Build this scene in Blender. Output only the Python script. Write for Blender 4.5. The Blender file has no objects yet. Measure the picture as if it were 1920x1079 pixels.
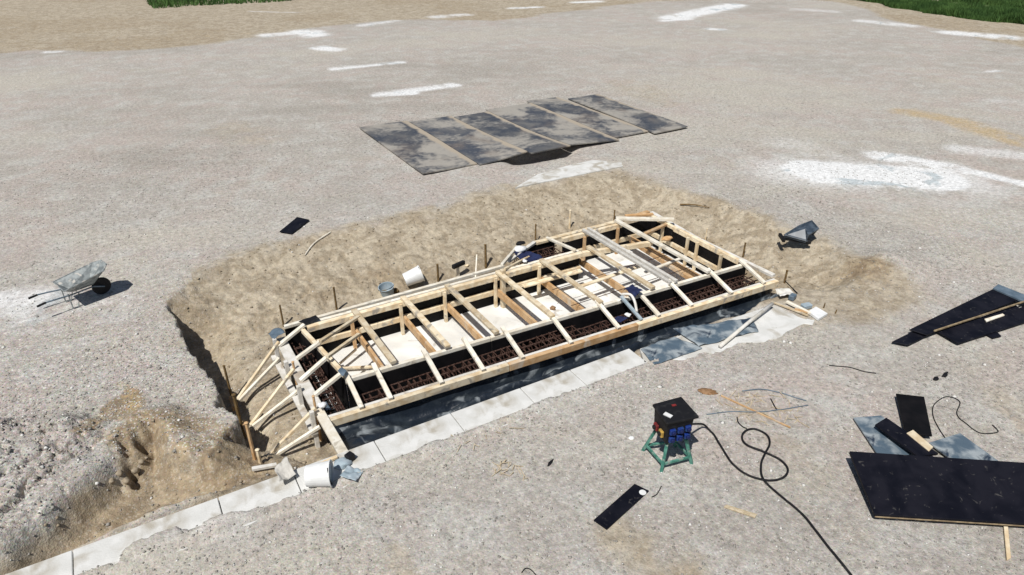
import bpy, bmesh, math, random
import numpy as np
from mathutils import Vector, Matrix
random.seed(7); rng = np.random.default_rng(7)
S = bpy.context.scene
K = 1.35                      # plan units -> metres (applied to every top-level object at the end)
H = 5.5; FPX = 1281.0; PITCH = math.radians(29); YAW = math.radians(59.6)

# ---------------- camera, sky, sun, exposure ----------------
cd = bpy.data.cameras.new('Camera'); cam = bpy.data.objects.new('Camera', cd); S.collection.objects.link(cam)
cd.sensor_fit = 'HORIZONTAL'; cd.sensor_width = 36; cd.lens = 36 * FPX / 1920
cd.clip_start = 0.1; cd.clip_end = 3000
cam.location = (0, 0, H * K)
cam.rotation_euler = (math.pi/2 - PITCH, 0, YAW - math.pi/2)
S.camera = cam
W = bpy.data.worlds.new('World'); S.world = W; W.use_nodes = True
wn = W.node_tree.nodes; wl = W.node_tree.links
SUN = Vector((-0.50, -0.34, 1.0)).normalized()
sk = wn.new('ShaderNodeTexSky'); sk.sky_type = 'NISHITA'; sk.sun_disc = False
sk.sun_elevation = math.asin(SUN.z); sk.sun_rotation = math.atan2(SUN.x, SUN.y)
wl.new(sk.outputs[0], wn['Background'].inputs[0]); wn['Background'].inputs[1].default_value = 0.05
sd = bpy.data.lights.new('Sun', 'SUN'); so = bpy.data.objects.new('Sun', sd); S.collection.objects.link(so)
sd.energy = 4.25; sd.angle = math.radians(0.5); sd.color = (1, .965, .91)
so.rotation_euler = SUN.to_track_quat('Z', 'Y').to_euler(); so.location = (0, 0, 30)
S.view_settings.view_transform = 'Standard'; S.view_settings.look = 'None'
S.view_settings.exposure = 0.0; S.view_settings.gamma = 1

# ---------------- helpers ----------------
def G(px, py, z=0.0):
    """plan point at height z whose place in the survey photo is px, py"""
    x = (px-960)/FPX; y = -(py-539.5)/FPX
    f = math.cos(PITCH)+y*math.sin(PITCH); up = -math.sin(PITCH)+y*math.cos(PITCH)
    t = (z-H)/up; f *= t; r = x*t
    return Vector((f*math.cos(YAW)+r*math.sin(YAW), f*math.sin(YAW)-r*math.cos(YAW), z))

class MB:
    def __init__(s): s.v = []; s.f = []
    def add(s, vs, fs):
        n = len(s.v); s.v += [tuple(v) for v in vs]; s.f += [tuple(i+n for i in f) for f in fs]; return s
    def beam(s, a, b, w, h, up=Vector((0,0,1)), ext=0.0):
        """bar from a to b (centre line), width w across, height h"""
        a = Vector(a); b = Vector(b); d = (b-a).normalized(); a = a-d*ext; b = b+d*ext
        u = Vector(up)
        if abs(d.dot(u)) > .99: u = Vector((1, 0, 0))
        sx = d.cross(u).normalized(); uz = sx.cross(d).normalized()
        vs = []
        for p in (a, b):
            for i, j in ((-1,-1),(1,-1),(1,1),(-1,1)): vs.append(p + sx*i*w/2 + uz*j*h/2)
        return s.add(vs, [(0,1,2,3),(7,6,5,4),(0,4,5,1),(1,5,6,2),(2,6,7,3),(3,7,4,0)])
    def box(s, c, d, rz=0):
        R = Matrix.Rotation(rz, 3, 'Z'); c = Vector(c)
        vs = [c + R @ Vector((i*d[0]/2, j*d[1]/2, k*d[2]/2)) for k in (-1,1) for i, j in ((-1,-1),(1,-1),(1,1),(-1,1))]
        return s.add(vs, [(3,2,1,0),(4,5,6,7),(0,1,5,4),(1,2,6,5),(2,3,7,6),(3,0,4,7)])
    def slab(s, pts, t):
        """polygon of 3-D points given in order, thickened downwards"""
        n = len(pts); P = [Vector(p) for p in pts]; Q = [p - Vector((0,0,t)) for p in P]
        a = sum(P[i].x*P[(i+1)%n].y - P[(i+1)%n].x*P[i].y for i in range(n))
        if a < 0: P.reverse(); Q.reverse()
        return s.add(P+Q, [tuple(range(n)), tuple(reversed(range(n, 2*n)))] + [(i, n+i, n+(i+1)%n, (i+1)%n) for i in range(n)])
    def tube(s, pts, r, n=8, r2=None):
        P = [Vector(p) for p in pts]; m = len(P); vs = []
        for i, p in enumerate(P):
            d = (P[min(i+1, m-1)] - P[max(i-1, 0)]).normalized()
            u = Vector((0,0,1)) if abs(d.z) < .9 else Vector((1,0,0))
            a = d.cross(u).normalized(); b = a.cross(d)
            rr = r if r2 is None else r + (r2-r)*i/(m-1)
            for k in range(n):
                t = 2*math.pi*k/n; vs.append(p + (a*math.cos(t)+b*math.sin(t))*rr)
        fs = [tuple(range(n))[::-1], tuple(range((m-1)*n, m*n))]
        for i in range(m-1):
            for k in range(n): fs.append((i*n+k, i*n+(k+1)%n, (i+1)*n+(k+1)%n, (i+1)*n+k))
        return s.add(vs, fs)
    def lathe(s, prof, c, axis=Vector((0,0,1)), n=20, cap=(True, True)):
        q = Vector((0,0,1)).rotation_difference(Vector(axis).normalized()); vs = []
        for r, z in prof:
            for k in range(n):
                t = 2*math.pi*k/n; vs.append(Vector(c) + q @ Vector((r*math.cos(t), r*math.sin(t), z)))
        fs = []
        m = len(prof)
        for i in range(m-1):
            for k in range(n): fs.append((i*n+k, i*n+(k+1)%n, (i+1)*n+(k+1)%n, (i+1)*n+k))
        if cap[0]: fs.append(tuple(range(n))[::-1])
        if cap[1]: fs.append(tuple(range((m-1)*n, m*n)))
        return s.add(vs, fs)
    def build(s, name, mat, parent=None, org=None, smooth=False, bevel=0):
        if org is None:
            if parent is not None: org = parent.matrix_basis.translation.copy() if parent.parent is None else Vector((0,0,0))
            else:
                a = np.array(s.v); org = Vector((a[:,0].mean(), a[:,1].mean(), a[:,2].min()))
        me = bpy.data.meshes.new(name)
        if parent is not None:
            off = parent['_o'] if '_o' in parent else (0,0,0); off = Vector(off)
        else: off = Vector(org)
        me.from_pydata([tuple(Vector(v)-off) for v in s.v], [], s.f); me.update()
        me.materials.append(mat)
        if smooth: me.shade_smooth()
        o = bpy.data.objects.new(name, me); S.collection.objects.link(o)
        if parent is not None: o.parent = parent; o['_o'] = tuple(off)
        else: o.location = off; o['_o'] = tuple(off)
        if bevel:
            m = o.modifiers.new('b', 'BEVEL'); m.width = bevel; m.segments = 1; m.limit_method = 'ANGLE'
        return o

def tag(o, label=None, cat=None, group=None, kind=None):
    if label: o['label'] = label
    if cat: o['category'] = cat
    if group: o['group'] = group
    if kind: o['kind'] = kind
    return o
def empty(name, loc, label, cat, group=None):
    o = bpy.data.objects.new(name, None); S.collection.objects.link(o); o.location = loc
    o.empty_display_size = .1; o['_o'] = tuple(loc); return tag(o, label, cat, group)

# ---------------- materials ----------------
def mat(name, col, rough=.8, col2=None, scale=6, bump=0, bscale=60, metal=0, var=0, spec=.3, detail=5, contrast=(.35,.65), col3=None, scale3=3, c3=(.55,.7), stretch=None):
    m = bpy.data.materials.new(name); m.use_nodes = True; n = m.node_tree.nodes; l = m.node_tree.links
    b = n['Principled BSDF']; b.inputs['Roughness'].default_value = rough; b.inputs['Metallic'].default_value = metal
    b.inputs['Specular IOR Level'].default_value = spec
    tc = n.new('ShaderNodeTexCoord'); co = tc.outputs['Object']
    if stretch:
        mp = n.new('ShaderNodeMapping'); mp.inputs['Scale'].default_value = stretch; l.new(co, mp.inputs[0]); co = mp.outputs[0]
    def noise(sc, de, dist=0):
        t = n.new('ShaderNodeTexNoise'); t.inputs['Scale'].default_value = sc; t.inputs['Detail'].default_value = de; t.inputs['Distortion'].default_value = dist
        l.new(co, t.inputs['Vector']); return t.outputs['Fac']
    def ramp(src, a, bb):
        r = n.new('ShaderNodeMapRange'); r.inputs[1].default_value = a; r.inputs[2].default_value = bb; r.interpolation_type = 'SMOOTHSTEP'; l.new(src, r.inputs[0]); return r.outputs[0]
    def mix(f, a, c):
        x = n.new('ShaderNodeMix'); x.data_type = 'RGBA'
        l.new(f, x.inputs[0])
        for i, v in ((6, a), (7, c)):
            if hasattr(v, 'links'): l.new(v, x.inputs[i])
            else: x.inputs[i].default_value = (*v, 1)
        return x.outputs[2]
    src = None
    if col2: src = mix(ramp(noise(scale, detail, .4), *contrast), col, col2)
    if col3: src = mix(ramp(noise(scale3, 6, .8), *c3), src if src is not None else col, col3)
    if var:
        oi = n.new('ShaderNodeObjectInfo'); mr = n.new('ShaderNodeMapRange'); mr.inputs[3].default_value = 1-var; mr.inputs[4].default_value = 1+var
        l.new(oi.outputs['Random'], mr.inputs[0]); hs = n.new('ShaderNodeHueSaturation')
        l.new(mr.outputs[0], hs.inputs['Value'])
        if src is not None: l.new(src, hs.inputs['Color'])
        else: hs.inputs['Color'].default_value = (*col, 1)
        src = hs.outputs[0]
    if src is not None: l.new(src, b.inputs['Base Color'])
    else: b.inputs['Base Color'].default_value = (*col, 1)
    if bump:
        bp = n.new('ShaderNodeBump'); bp.inputs['Strength'].default_value = 1; bp.inputs['Distance'].default_value = bump
        l.new(noise(bscale, 4), bp.inputs['Height']); l.new(bp.outputs[0], b.inputs['Normal'])
    return m
M = {}
M['wood'] = mat('pine_wood', (.62,.48,.30), .78, (.80,.70,.52), 7, .003, 40, var=.22, col3=(.38,.34,.28), scale3=5, c3=(.56,.68), detail=9)
M['woodw'] = mat('fresh_wood', (.88,.84,.74), .75, (.76,.69,.56), 8, .002, 50, var=.12, col3=(.55,.50,.41), scale3=6, c3=(.58,.70))
M['woodo'] = mat('oiled_wood', (.50,.30,.14), .7, (.64,.44,.25), 7, .002, 50, var=.15, col3=(.62,.52,.40), c3=(.55,.7))
M['woodg'] = mat('weathered_wood', (.48,.46,.42), .85, (.62,.60,.55), 12, .002, 60, var=.1)
M['woodd'] = mat('dark_stake', (.12,.075,.03), .8, (.24,.16,.07), 12, var=.2)
M['whiteb'] = mat('cement_stained_board', (.74,.72,.68), .8, (.60,.57,.50), 8, .002, 60, var=.05, col3=(.42,.36,.29), c3=(.6,.72))
M['ply'] = mat('black_film_plywood', (.005,.005,.006), .6, (.010,.009,.010), 5, spec=.12, col3=(.05,.05,.055), c3=(.66,.8))
M['plyb'] = mat('black_board', (.004,.0045,.009), .55, (.011,.011,.017), 4, spec=.15, col3=(.10,.095,.09), scale3=16, c3=(.62,.80), detail=8)
M['plye'] = mat('plywood_edge', (.36,.28,.17), .8, (.2,.15,.09), 12)
M['membrane'] = mat('waterproof_sheet', (.012,.018,.028), .36, (.035,.045,.055), 3.5, .014, 16, spec=.5, contrast=(.4,.7), col3=(.27,.30,.32), scale3=3.2, c3=(.53,.70), detail=9)  # pale grey patches painted in for the highlight on the sheet's ridge
M['film'] = mat('dusty_plastic_film', (.09,.13,.17), .35, (.34,.38,.40), 4, .01, 14, spec=.5, contrast=(.42,.62), col3=(.03,.045,.07), scale3=3.3, c3=(.56,.66))
M['rust'] = mat('rusty_bar', (.035,.016,.012), .9, (.10,.062,.05), 30, spec=.1)
M['steel'] = mat('steel_plate', (.050,.056,.072), .55, (.13,.125,.13), 1.6, .004, 6, spec=.4, contrast=(.38,.68), col3=(.40,.36,.30), scale3=.75, c3=(.53,.70), var=.12)
def plate_mat():
    m = mat('road_plate', (.062,.070,.088), .5, (.16,.155,.15), 1.6, .004, 6, spec=.4, contrast=(.38,.68), var=.12)
    n = m.node_tree.nodes; l = m.node_tree.links; b = n['Principled BSDF']; src = b.inputs['Base Color'].links[0].from_socket
    tc = n.new('ShaderNodeTexCoord'); sp = n.new('ShaderNodeSeparateXYZ'); l.new(tc.outputs['Generated'], sp.inputs[0])
    oi = n.new('ShaderNodeObjectInfo'); ad = n.new('ShaderNodeVectorMath'); ad.operation = 'ADD'; l.new(tc.outputs['Object'], ad.inputs[0])
    cb = n.new('ShaderNodeCombineXYZ'); mu = n.new('ShaderNodeMath'); mu.operation = 'MULTIPLY'; mu.inputs[1].default_value = 31; l.new(oi.outputs['Random'], mu.inputs[0]); l.new(mu.outputs[0], cb.inputs[0]); l.new(cb.outputs[0], ad.inputs[1])
    def nz(sc, w):
        t = n.new('ShaderNodeTexNoise'); t.inputs['Scale'].default_value = sc; t.inputs['Detail'].default_value = 6; t.inputs['Distortion'].default_value = .6; l.new(ad.outputs[0], t.inputs['Vector']); return t.outputs['Fac']
    def rmp(s_, a, c):
        r = n.new('ShaderNodeMapRange'); r.interpolation_type = 'SMOOTHSTEP'; r.inputs[1].default_value = a; r.inputs[2].default_value = c; l.new(s_, r.inputs[0]); return r.outputs[0]
    def mul(a, k):
        x = n.new('ShaderNodeMath'); x.operation = 'MULTIPLY'; l.new(a, x.inputs[0])
        if hasattr(k, 'links'): l.new(k, x.inputs[1])
        else: x.inputs[1].default_value = k
        return x.outputs[0]
    def add(a, c):
        x = n.new('ShaderNodeMath'); x.operation = 'ADD'; l.new(a, x.inputs[0]); l.new(c, x.inputs[1]); return x.outputs[0]
    def mx(f, a, c):
        x = n.new('ShaderNodeMix'); x.data_type = 'RGBA'; l.new(f, x.inputs[0]); l.new(a, x.inputs[6]); x.inputs[7].default_value = (*c, 1); return x.outputs[2]
    edge = add(mul(rmp(sp.outputs[0], .75, 1.0), .45), mul(nz(2.2, 0), .65))
    c = mx(mul(rmp(add(mul(nz(.75, 0), 1.0), mul(nz(7, 0), .3)), .58, .78), .85), src, (.42,.39,.34))
    c = mx(mul(rmp(nz(1.1, 0), .52, .75), .5), c, (.17,.13,.105))
    c = mx(mul(rmp(nz(14, 0), .55, .75), .4), c, (.26,.26,.25))
    c = mx(rmp(edge, .50, .72), c, (.42,.36,.28))
    l.new(c, b.inputs['Base Color']); return m
M['steelp'] = plate_mat()
M['galv'] = mat('galvanised_metal', (.34,.37,.37), .5, (.17,.19,.195), 9, spec=.5, metal=.2, col3=(.5,.48,.44), scale3=7, c3=(.58,.66))
M['dark'] = mat('black_rubber', (.008,.008,.010), .65, (.03,.03,.03), 14, contrast=(.5,.8))
M['navy'] = mat('navy_cloth', (.010,.014,.05), .9, (.02,.03,.09), 10)
M['bluegrey'] = mat('blue_grey_metal', (.09,.13,.17), .42, (.15,.2,.25), 6, spec=.5)
M['slate'] = mat('slate_metal', (.035,.05,.07), .42, (.085,.11,.14), 7, spec=.45, col3=(.16,.18,.20), scale3=9, c3=(.58,.7))
M['white'] = mat('white_plastic', (.86,.87,.87), .45, (.72,.73,.72), 5)
M['greyp'] = mat('grey_plastic', (.30,.38,.43), .5, (.42,.48,.52), 7)
M['green'] = mat('green_paint', (.045,.17,.13), .65, (.12,.30,.24), 14, col3=(.25,.30,.26), scale3=12, c3=(.55,.68))
M['blue'] = mat('blue_plastic', (.008,.03,.20), .5, (.02,.05,.16), 20)
M['blued'] = mat('dark_blue_plastic', (.006,.015,.09), .5)
M['yellow'] = mat('yellow_plastic', (.52,.33,.07), .6, (.3,.2,.06), 20)
M['red'] = mat('red_plastic', (.26,.03,.03), .6, (.12,.02,.02), 20)
M['brownc'] = mat('brown_cloth', (.33,.20,.11), .9, (.20,.11,.05), 20)
M['concrete'] = mat('pale_concrete', (.62,.62,.595), .85, (.70,.70,.68), 5, .004, 45, col3=(.42,.39,.33), scale3=3.0, c3=(.46,.72), detail=9)
M['floor'] = mat('screed_floor', (.86,.86,.84), .8, (.68,.68,.65), 1.6, .002, 50, col3=(.52,.50,.46), scale3=3.5, c3=(.58,.72), detail=9)
M['stone'] = mat('pebbles', (.36,.345,.32), .85, (.24,.225,.20), 3.1, detail=8, col3=(.70,.69,.66), scale3=9, c3=(.57,.63))
M['wstone'] = mat('white_stone', (.74,.73,.70), .9, (.55,.53,.49), 9)
M['clod'] = mat('earth_clod', (.36,.30,.22), .95, (.27,.22,.155), 9, .01, 30)
M['grass'] = mat('grass_blades', (.035,.085,.018), .8, (.075,.15,.035), .7, var=0)
M['straw'] = mat('wood_shavings', (.60,.51,.37), .9, (.42,.34,.22), 30)

# ---------------- numpy noise & soft shapes ----------------
_T = rng.random((256, 256))
def vn(x, y, s):
    x = x*s; y = y*s; xi = np.floor(x).astype(int); yi = np.floor(y).astype(int); fx = x-xi; fy = y-yi
    fx = fx*fx*(3-2*fx); fy = fy*fy*(3-2*fy); g = lambda a, b: _T[a & 255, b & 255]
    return (g(xi,yi)*(1-fx)+g(xi+1,yi)*fx)*(1-fy) + (g(xi,yi+1)*(1-fx)+g(xi+1,yi+1)*fx)*fy
def fbm(x, y, s, o=4):
    r = 0; a = .5; t = 0
    for i in range(o): r = r + a*vn(x+17.3*i, y-9.1*i, s); t += a; s *= 2.03; a *= .5
    return r/t - .5
def f1(x, y, s, o=3): return float(fbm(np.array([x]), np.array([y]), s, o)[0])
def sst(e0, e1, x): t = np.clip((x-e0)/(e1-e0), 0, 1); return t*t*(3-2*t)
def sdf(poly, x, y):
    """signed distance, positive inside"""
    d = np.full(x.shape, 1e9); ins = np.zeros(x.shape, bool); n = len(poly)
    for i in range(n):
        ax, ay = poly[i][:2]; bx, by = poly[(i+1) % n][:2]; ex, ey = bx-ax, by-ay
        t = np.clip(((x-ax)*ex+(y-ay)*ey)/(ex*ex+ey*ey+1e-12), 0, 1)
        d = np.minimum(d, np.hypot(x-ax-t*ex, y-ay-t*ey))
        c = ((ay > y) != (by > y)) & (x < (bx-ax)*(y-ay)/((by-ay) if by != ay else 1e-9)+ax)
        ins ^= c
    return np.where(ins, d, -d)
def gp(*pts): return [tuple(G(*p)[:2]) for p in pts]

# plan of the dig
PIT = [(-.1,6.3),(0.0,6.9),(0.40,7.42),(0.27,7.85),(0.30,8.3),(0.16,8.95),(0.10,9.74),(-0.02,10.95),(0.5,11.6),(1.4,12.1),(2.9,12.3),(5.1,12.2),(7.3,12.6),(9.0,12.3),(10.2,11.3),(10.8,9.6),(10.9,8.0),(11.0,6.9),(10.6,5.9),(9.6,5.7),(9.1,6.12),(-.1,6.12)]
TRENCH = gp((-90,1130),(0,1056),(92,978),(251,830),(275,800),(300,795),(335,835),(400,852),(460,835),(535,872),(0,1095))
TOE = [(1.0,6.8),(0.5,7.5),(0.15,9.0),(0.35,10.0),(1.2,10.1),(3,10.25),(5.4,10.3),(8,10.6),(9.3,10.3),(9.7,9),(9.5,7.4),(9.2,6.3),(1.15,6.1)]
def height(x, y):
    jag = fbm(x, y, 2.2, 4)
    dp = sdf(PIT, x, y) + np.where(x < 1.2, fbm(x, y, 5, 3)*.16, jag*.35)
    dt = sdf(TOE, x, y)
    # sloping sides: from rim (dp=0) to toe (dt=0)
    fr = np.clip(dp/np.maximum(dp - np.minimum(dt, 0), 1e-3), 0, 1)
    fr = np.where(dt > 0, 1, fr)
    slope = np.where(dp <= 0, 0, fr**.85)
    wall = sst(0.0, .035, dp)
    left = sst(1.1, .55, x + fbm(x, y, 1.5, 2)*.3) * sst(10.95, 10.5, y) * sst(7.1, 7.5, y)
    low = slope*(1-left) + wall*left
    z = -.555*np.clip(low, 0, 1)
    z = z - .17*left*sst(.0, .035, dp)*sst(.75, .3, dp)*(1+1.2*jag)*sst(10.9, 9.6, y)  # extra ditch along the left wall, added to widen its shadow
    # soften the pit's lower-left corner into the shallow trench
    dtr = sdf(TRENCH, x, y) + fbm(x, y, 3, 3)*.12
    z = np.minimum(z, -.26*sst(0, .28, dtr) - .12*sst(.2, .7, dtr))
    z = z + .13*np.exp(-((dtr+.10)/.22)**2)*sst(.2, -.4, x)*(1+1.5*fbm(x, y, 1.7, 3))*sst(6.1, 6.3, y)
    inpit = np.clip(-z/.5, 0, 1)
    # rough slope surface
    rut = np.abs(fbm(x*1.0+y*.35, y*.45, 2.4, 4)); rut2 = np.abs(fbm(x+11, y*.6+4, 6, 3))
    z = z + (jag*.10 + fbm(x, y, 7, 3)*.045 + .030*sst(0, .04, rut) - .022 + .018*sst(0, .06, rut2))*np.clip(slope*(1-sst(.9, 1, slope)), 0, 1)*2.0*(1-left)
    z = z + fbm(x, y, 6, 3)*.05*sst(0, .2, dtr)
    cl = clods(x, y); a_, b_ = G(0,905), G(160,778); dl = math.hypot(b_.x-a_.x, b_.y-a_.y); ex, ey = (b_.x-a_.x)/dl, (b_.y-a_.y)/dl; ua = x*ex+y*ey; va = -x*ey+y*ex
    v = np.abs(fbm(ua*.55, va*1.5, 2.6, 4)); v2 = np.abs(fbm(x+5, y+3, 5.5, 3))
    z = z + cl*(.20*sst(0, .035, v) + .07*sst(0, .04, v2) - .10 + .22*jag)
    for a, b, r, dd in ((232,846,.06,.20),(240,856,.045,.16),(272,846,.07,.22),(262,838,.05,.15),(246,880,.05,.22),(243,866,.045,.2),(250,892,.05,.16),(225,905,.04,.1)):
        q = G(a, b, -.12); z = z - .95*dd*np.exp(-(((x-q.x)/r)**2+((y-q.y)/r)**2)**1.5)*(1+2*fbm(x, y, 12, 2))
    z = z + fbm(x, y, .5, 3)*.05*(1-inpit)*sst(0, .6, -np.maximum(dp, dtr)) * sst(.4, 1.2, np.abs(y-6.0)+0*x)
    z = z + fbm(x, y, 9, 2)*.010
    # heap at the right of the pit
    z = z + .20*np.exp(-(((x-11.0)/.7)**2 + ((y-5.9)/.45)**2))*(1+jag) - .14*np.exp(-(((x-10.2)/.35)**2 + ((y-6.2)/.5)**2))*(1+jag)
    # hollow below the buckled plates
    z = z - .30*np.exp(-(((x-9.2)/.9)**4 + ((y-14.35)/.45)**4))
    # keep the strip under the kerb and inside the forms low
    ke = y - .20*np.abs(fbm(x, y, 3.0, 5)) - .03 - .34*sst(.45, -.5, x)*np.clip(.35+3.2*fbm(x+3, y, 1.4, 4), 0, 1.4)
    k = sst(5.69, 5.74, ke)*sst(6.22, 6.17, y)*sst(-2.5, -2.4, x)*sst(8.2, 8.1, x)
    z = z + .045*sst(5.55, 5.75, y)*sst(6.13, 6.0, y)*sst(-2.6, -2.3, x)*sst(6.5, 5.5, x)
    z = z*(1-k) + np.minimum(z, -.06)*k
    f = sst(1.2, 1.35, x)*sst(9.2, 9.0, x)*sst(6.6, 6.7, y)*sst(9.8, 9.6, y)
    z = z*(1-f) + (-.60)*f
    g = sst(1.2, 1.4, x)*sst(9.0, 8.8, x)*sst(6.14, 6.17, y)*sst(6.8, 6.7, y)
    z = z*(1-g) + np.minimum(z, -.50)*g
    return z
def clods(x, y):
    C = sdf([(-2.6,6.2),(-3.4,8),(-2.4,8.9),(-1.2,8.4),(-1.05,7.75),(-1.5,7.1),(-1.95,6.6)], x, y)
    return sst(-.25, .35, C + fbm(x, y, 2, 3)*.5)
def ell(x, y, p, q, w, soft=.5):
    """soft streak between photo points p and q, half width w"""
    a = G(*p); b = G(*q); ex, ey = b.x-a.x, b.y-a.y; L = ex*ex+ey*ey+1e-9
    t = np.clip(((x-a.x)*ex+(y-a.y)*ey)/L, 0, 1)
    return 1 - sst(w*(1-soft), w*(1+soft), np.hypot(x-a.x-t*ex, y-a.y-t*ey))
def masks(x, y, z):
    n1 = fbm(x, y, .8, 4); n2 = fbm(x+40, y, 2.5, 4); n3 = fbm(x, y+30, .25, 4)
    inside = sst(-.62, .30, sdf(PIT, x, y) + n2*.7)
    mx = np.maximum
    sand = inside*np.where((x < .5) & (y > 7), sst(-.02, .06, sdf(PIT, x, y)), 1)
    sand = mx(sand, .9*sst(-.5, .4, sdf(gp((930,372),(985,350),(1160,312),(1230,345),(1330,385),(1200,420),(960,430)), x, y)+n2*.4))
    sand = mx(sand, .8*sst(-.4, .3, sdf(gp((1450,480),(1560,470),(1690,520),(1745,575),(1650,600),(1500,605),(1440,545)), x, y)+n2*.5))
    sand = mx(sand, sst(-.05, .15, sdf(TRENCH, x, y)+n2*.25))
    for p, q, w, k in (((1160,1010),(1280,1079),.28,.75),((735,1030),(760,1079),.12,.6),((1400,760),(1520,900),.35,.4),((1390,770),(1440,770),.12,.6),((430,240),(480,260),.8,.45),((1180,160),(1240,190),1.0,.45),((1880,740),(1919,800),.3,.5),((1600,1000),(1650,1079),.2,.3)):
        sand = mx(sand, k*ell(x, y, p, q, w, .8)*np.clip(1+2*n2, 0, 1))
    edge = (y + 1.2*np.sin(x*.35) + n3*3 - 37.0)
    redge = sdf(gp((1500,0),(1560,3),(1700,42),(1800,64),(1920,92),(2100,150),(2500,-60),(1500,-100)), x, y) + n3*2
    far = mx(sst(-.2, .6, edge)*sst(46, 40, x), sst(-.2, .5, redge))
    sand = mx(sand, far*.8)
    white = 0*x
    for p, q, w, k in (((1530,322),(1745,334),.72,1.6),((1490,322),(1790,340),1.35,.5),((1650,292),(1800,318),.45,.8),((1810,318),(1919,345),.25,.9),((1740,370),(1900,420),.9,.3),((0,560),(90,560),.45,.6),((20,600),(220,560),.5,.35),((1480,270),(1560,300),.9,.35),
                       ((625,130),(750,117),.28,.8),((712,178),(850,160),.28,1.0),((712,179),(770,175),.30,1.0),((1262,34),(1375,10),.9,1.0),((1245,40),(1290,36),.4,.9),((1335,55),(1350,56),.4,.8),
                       ((565,60),(590,66),.8,.8),((600,90),(630,93),.5,.9),((500,66),(590,60),.6,.7),((680,48),(740,40),.5,.6),((820,32),(870,28),.7,.6),((960,16),(1010,14),.4,.8),((1080,5),(1120,3),.5,.8),((1500,18),(1560,22),.8,.45),((1620,40),(1700,48),.8,.6),((1790,62),(1880,70),1.0,.75),((1850,135),(1870,133),.2,.6),
                       ((0,570),(70,590),.35,.5),((60,625),(220,600),.16,.3),((100,660),(160,640),.2,.3),((240,620),(330,560),.25,.15),((600,780),(660,790),.01,0),((470,22),(560,24),.25,.5),((90,98),(110,97),.3,.7),((1860,190),(1919,195),.4,.4),((1800,280),(1919,292),.5,.5)):
        if k: white = mx(white, 1.3*k*(.62*ell(x, y, p, q, w*.85, .6) + .38*ell(x, y, p, q, w*1.6, .95))*np.clip(1.05+1.8*n2, 0, 1))
    # pale fines along the kerb
    white = mx(white, .55*np.exp(-((y-5.85)/.22)**2)*sst(-1.6, 0, x)*sst(9.4, 8.2, x)*np.clip(1+2.5*n2, 0, 1))
    brown = inside*np.clip(.1+2.0*n1, 0, 1)*.7; brown = mx(brown, .75*sst(.15, .5, -z)*inside*np.clip(.5+2.2*n1, .1, 1))
    brown = mx(brown, .62*sst(-.1, .25, sdf(TRENCH, x, y)+n2*.3))
    brown = mx(brown, .8*np.exp(-(((x-10.6)/.6)**2+((y-6.0)/.5)**2)))
    brown = mx(brown, .75*sst(-.02,.12,sdf(gp((133,835),(180,770),(241,712),(270,728),(290,795),(262,835),(240,818),(200,800),(160,850)), x, y)+n2*.25))
    brown = mx(brown, .9*ell(x, y, (280,820), (440,845), .55, .9)*np.clip(1.0+2.5*n2, 0, 1))
    white = mx(white, 0)
    brown = mx(brown, .5*sst(1.3, .3, x)*inside)
    brown = mx(brown, far*np.clip(.20+2.0*n3, 0, .42))
    brown = mx(brown, .5*ell(x, y, (0,100), (190,78), .25, .6)*sst(36, 38, y))
    orange = 0*x
    for p, q, w, k in (((1700,210),(1790,226),.55,.65),((1790,228),(1919,268),.6,.65),((200,80),(470,62),.35,.3),((230,720),(270,790),.12,.5),((170,860),(230,800),.1,.4)):
        orange = mx(orange, k*ell(x, y, p, q, w, .7)*np.clip(1+1.5*n2, 0, 1))
    return np.clip(np.stack([sand, white, brown, orange], -1), 0, 1)

# ---------------- ground sheet ----------------
def axis(c0, c1, fine, m0, m1, mid, f0, f1, wide, far):
    a = list(np.arange(c0, c1, fine)) + list(np.arange(c1, m1, mid)) + list(np.arange(m1, f1, wide))
    st = wide; v = f1
    while v < far: a.append(v); st *= 1.5; v += st
    a.append(far)
    lo = list(np.arange(c0-mid, m0, -mid)) + list(np.arange(m0, f0, -wide)); st = wide; v = f0
    while v > -far: lo.append(v); st *= 1.5; v -= st
    lo.append(-far)
    return np.array(lo[::-1] + a)
xs = axis(-3, 11.6, .04, -5, 22, .10, -9, 62, .35, 900)
ys = axis(5.4, 13.2, .04, 1.0, 22, .10, 0, 62, .35, 900)
def refine(a, lo, hi):
    b = (a[:-1]+a[1:])/2; return np.sort(np.concatenate([a, b[(b > lo) & (b < hi)]]))
xs = refine(xs, -2.9, .75); ys = refine(ys, 6.0, 9.6)
X, Y = np.meshgrid(xs, ys); Z = height(X, Y)
nx, ny = len(xs), len(ys)
co = np.stack([X, Y, Z], -1).reshape(-1, 3)
idx = np.arange(nx*ny).reshape(ny, nx)
quads = np.stack([idx[:-1,:-1], idx[:-1,1:], idx[1:,1:], idx[1:,:-1]], -1).reshape(-1, 4)
me = bpy.data.meshes.new('ground'); me.vertices.add(len(co)); me.vertices.foreach_set('co', co.ravel().astype(np.float32))
me.loops.add(quads.size); me.loops.foreach_set('vertex_index', quads.ravel().astype(np.int32))
me.polygons.add(len(quads)); me.polygons.foreach_set('loop_start', np.arange(0, quads.size, 4, dtype=np.int32))
me.polygons.foreach_set('loop_total', np.full(len(quads), 4, np.int32)); me.update(); me.shade_smooth()
at = me.color_attributes.new('soil', 'FLOAT_COLOR', 'POINT'); at.data.foreach_set('color', masks(X, Y, Z).reshape(-1, 4).ravel().astype(np.float32))
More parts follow.
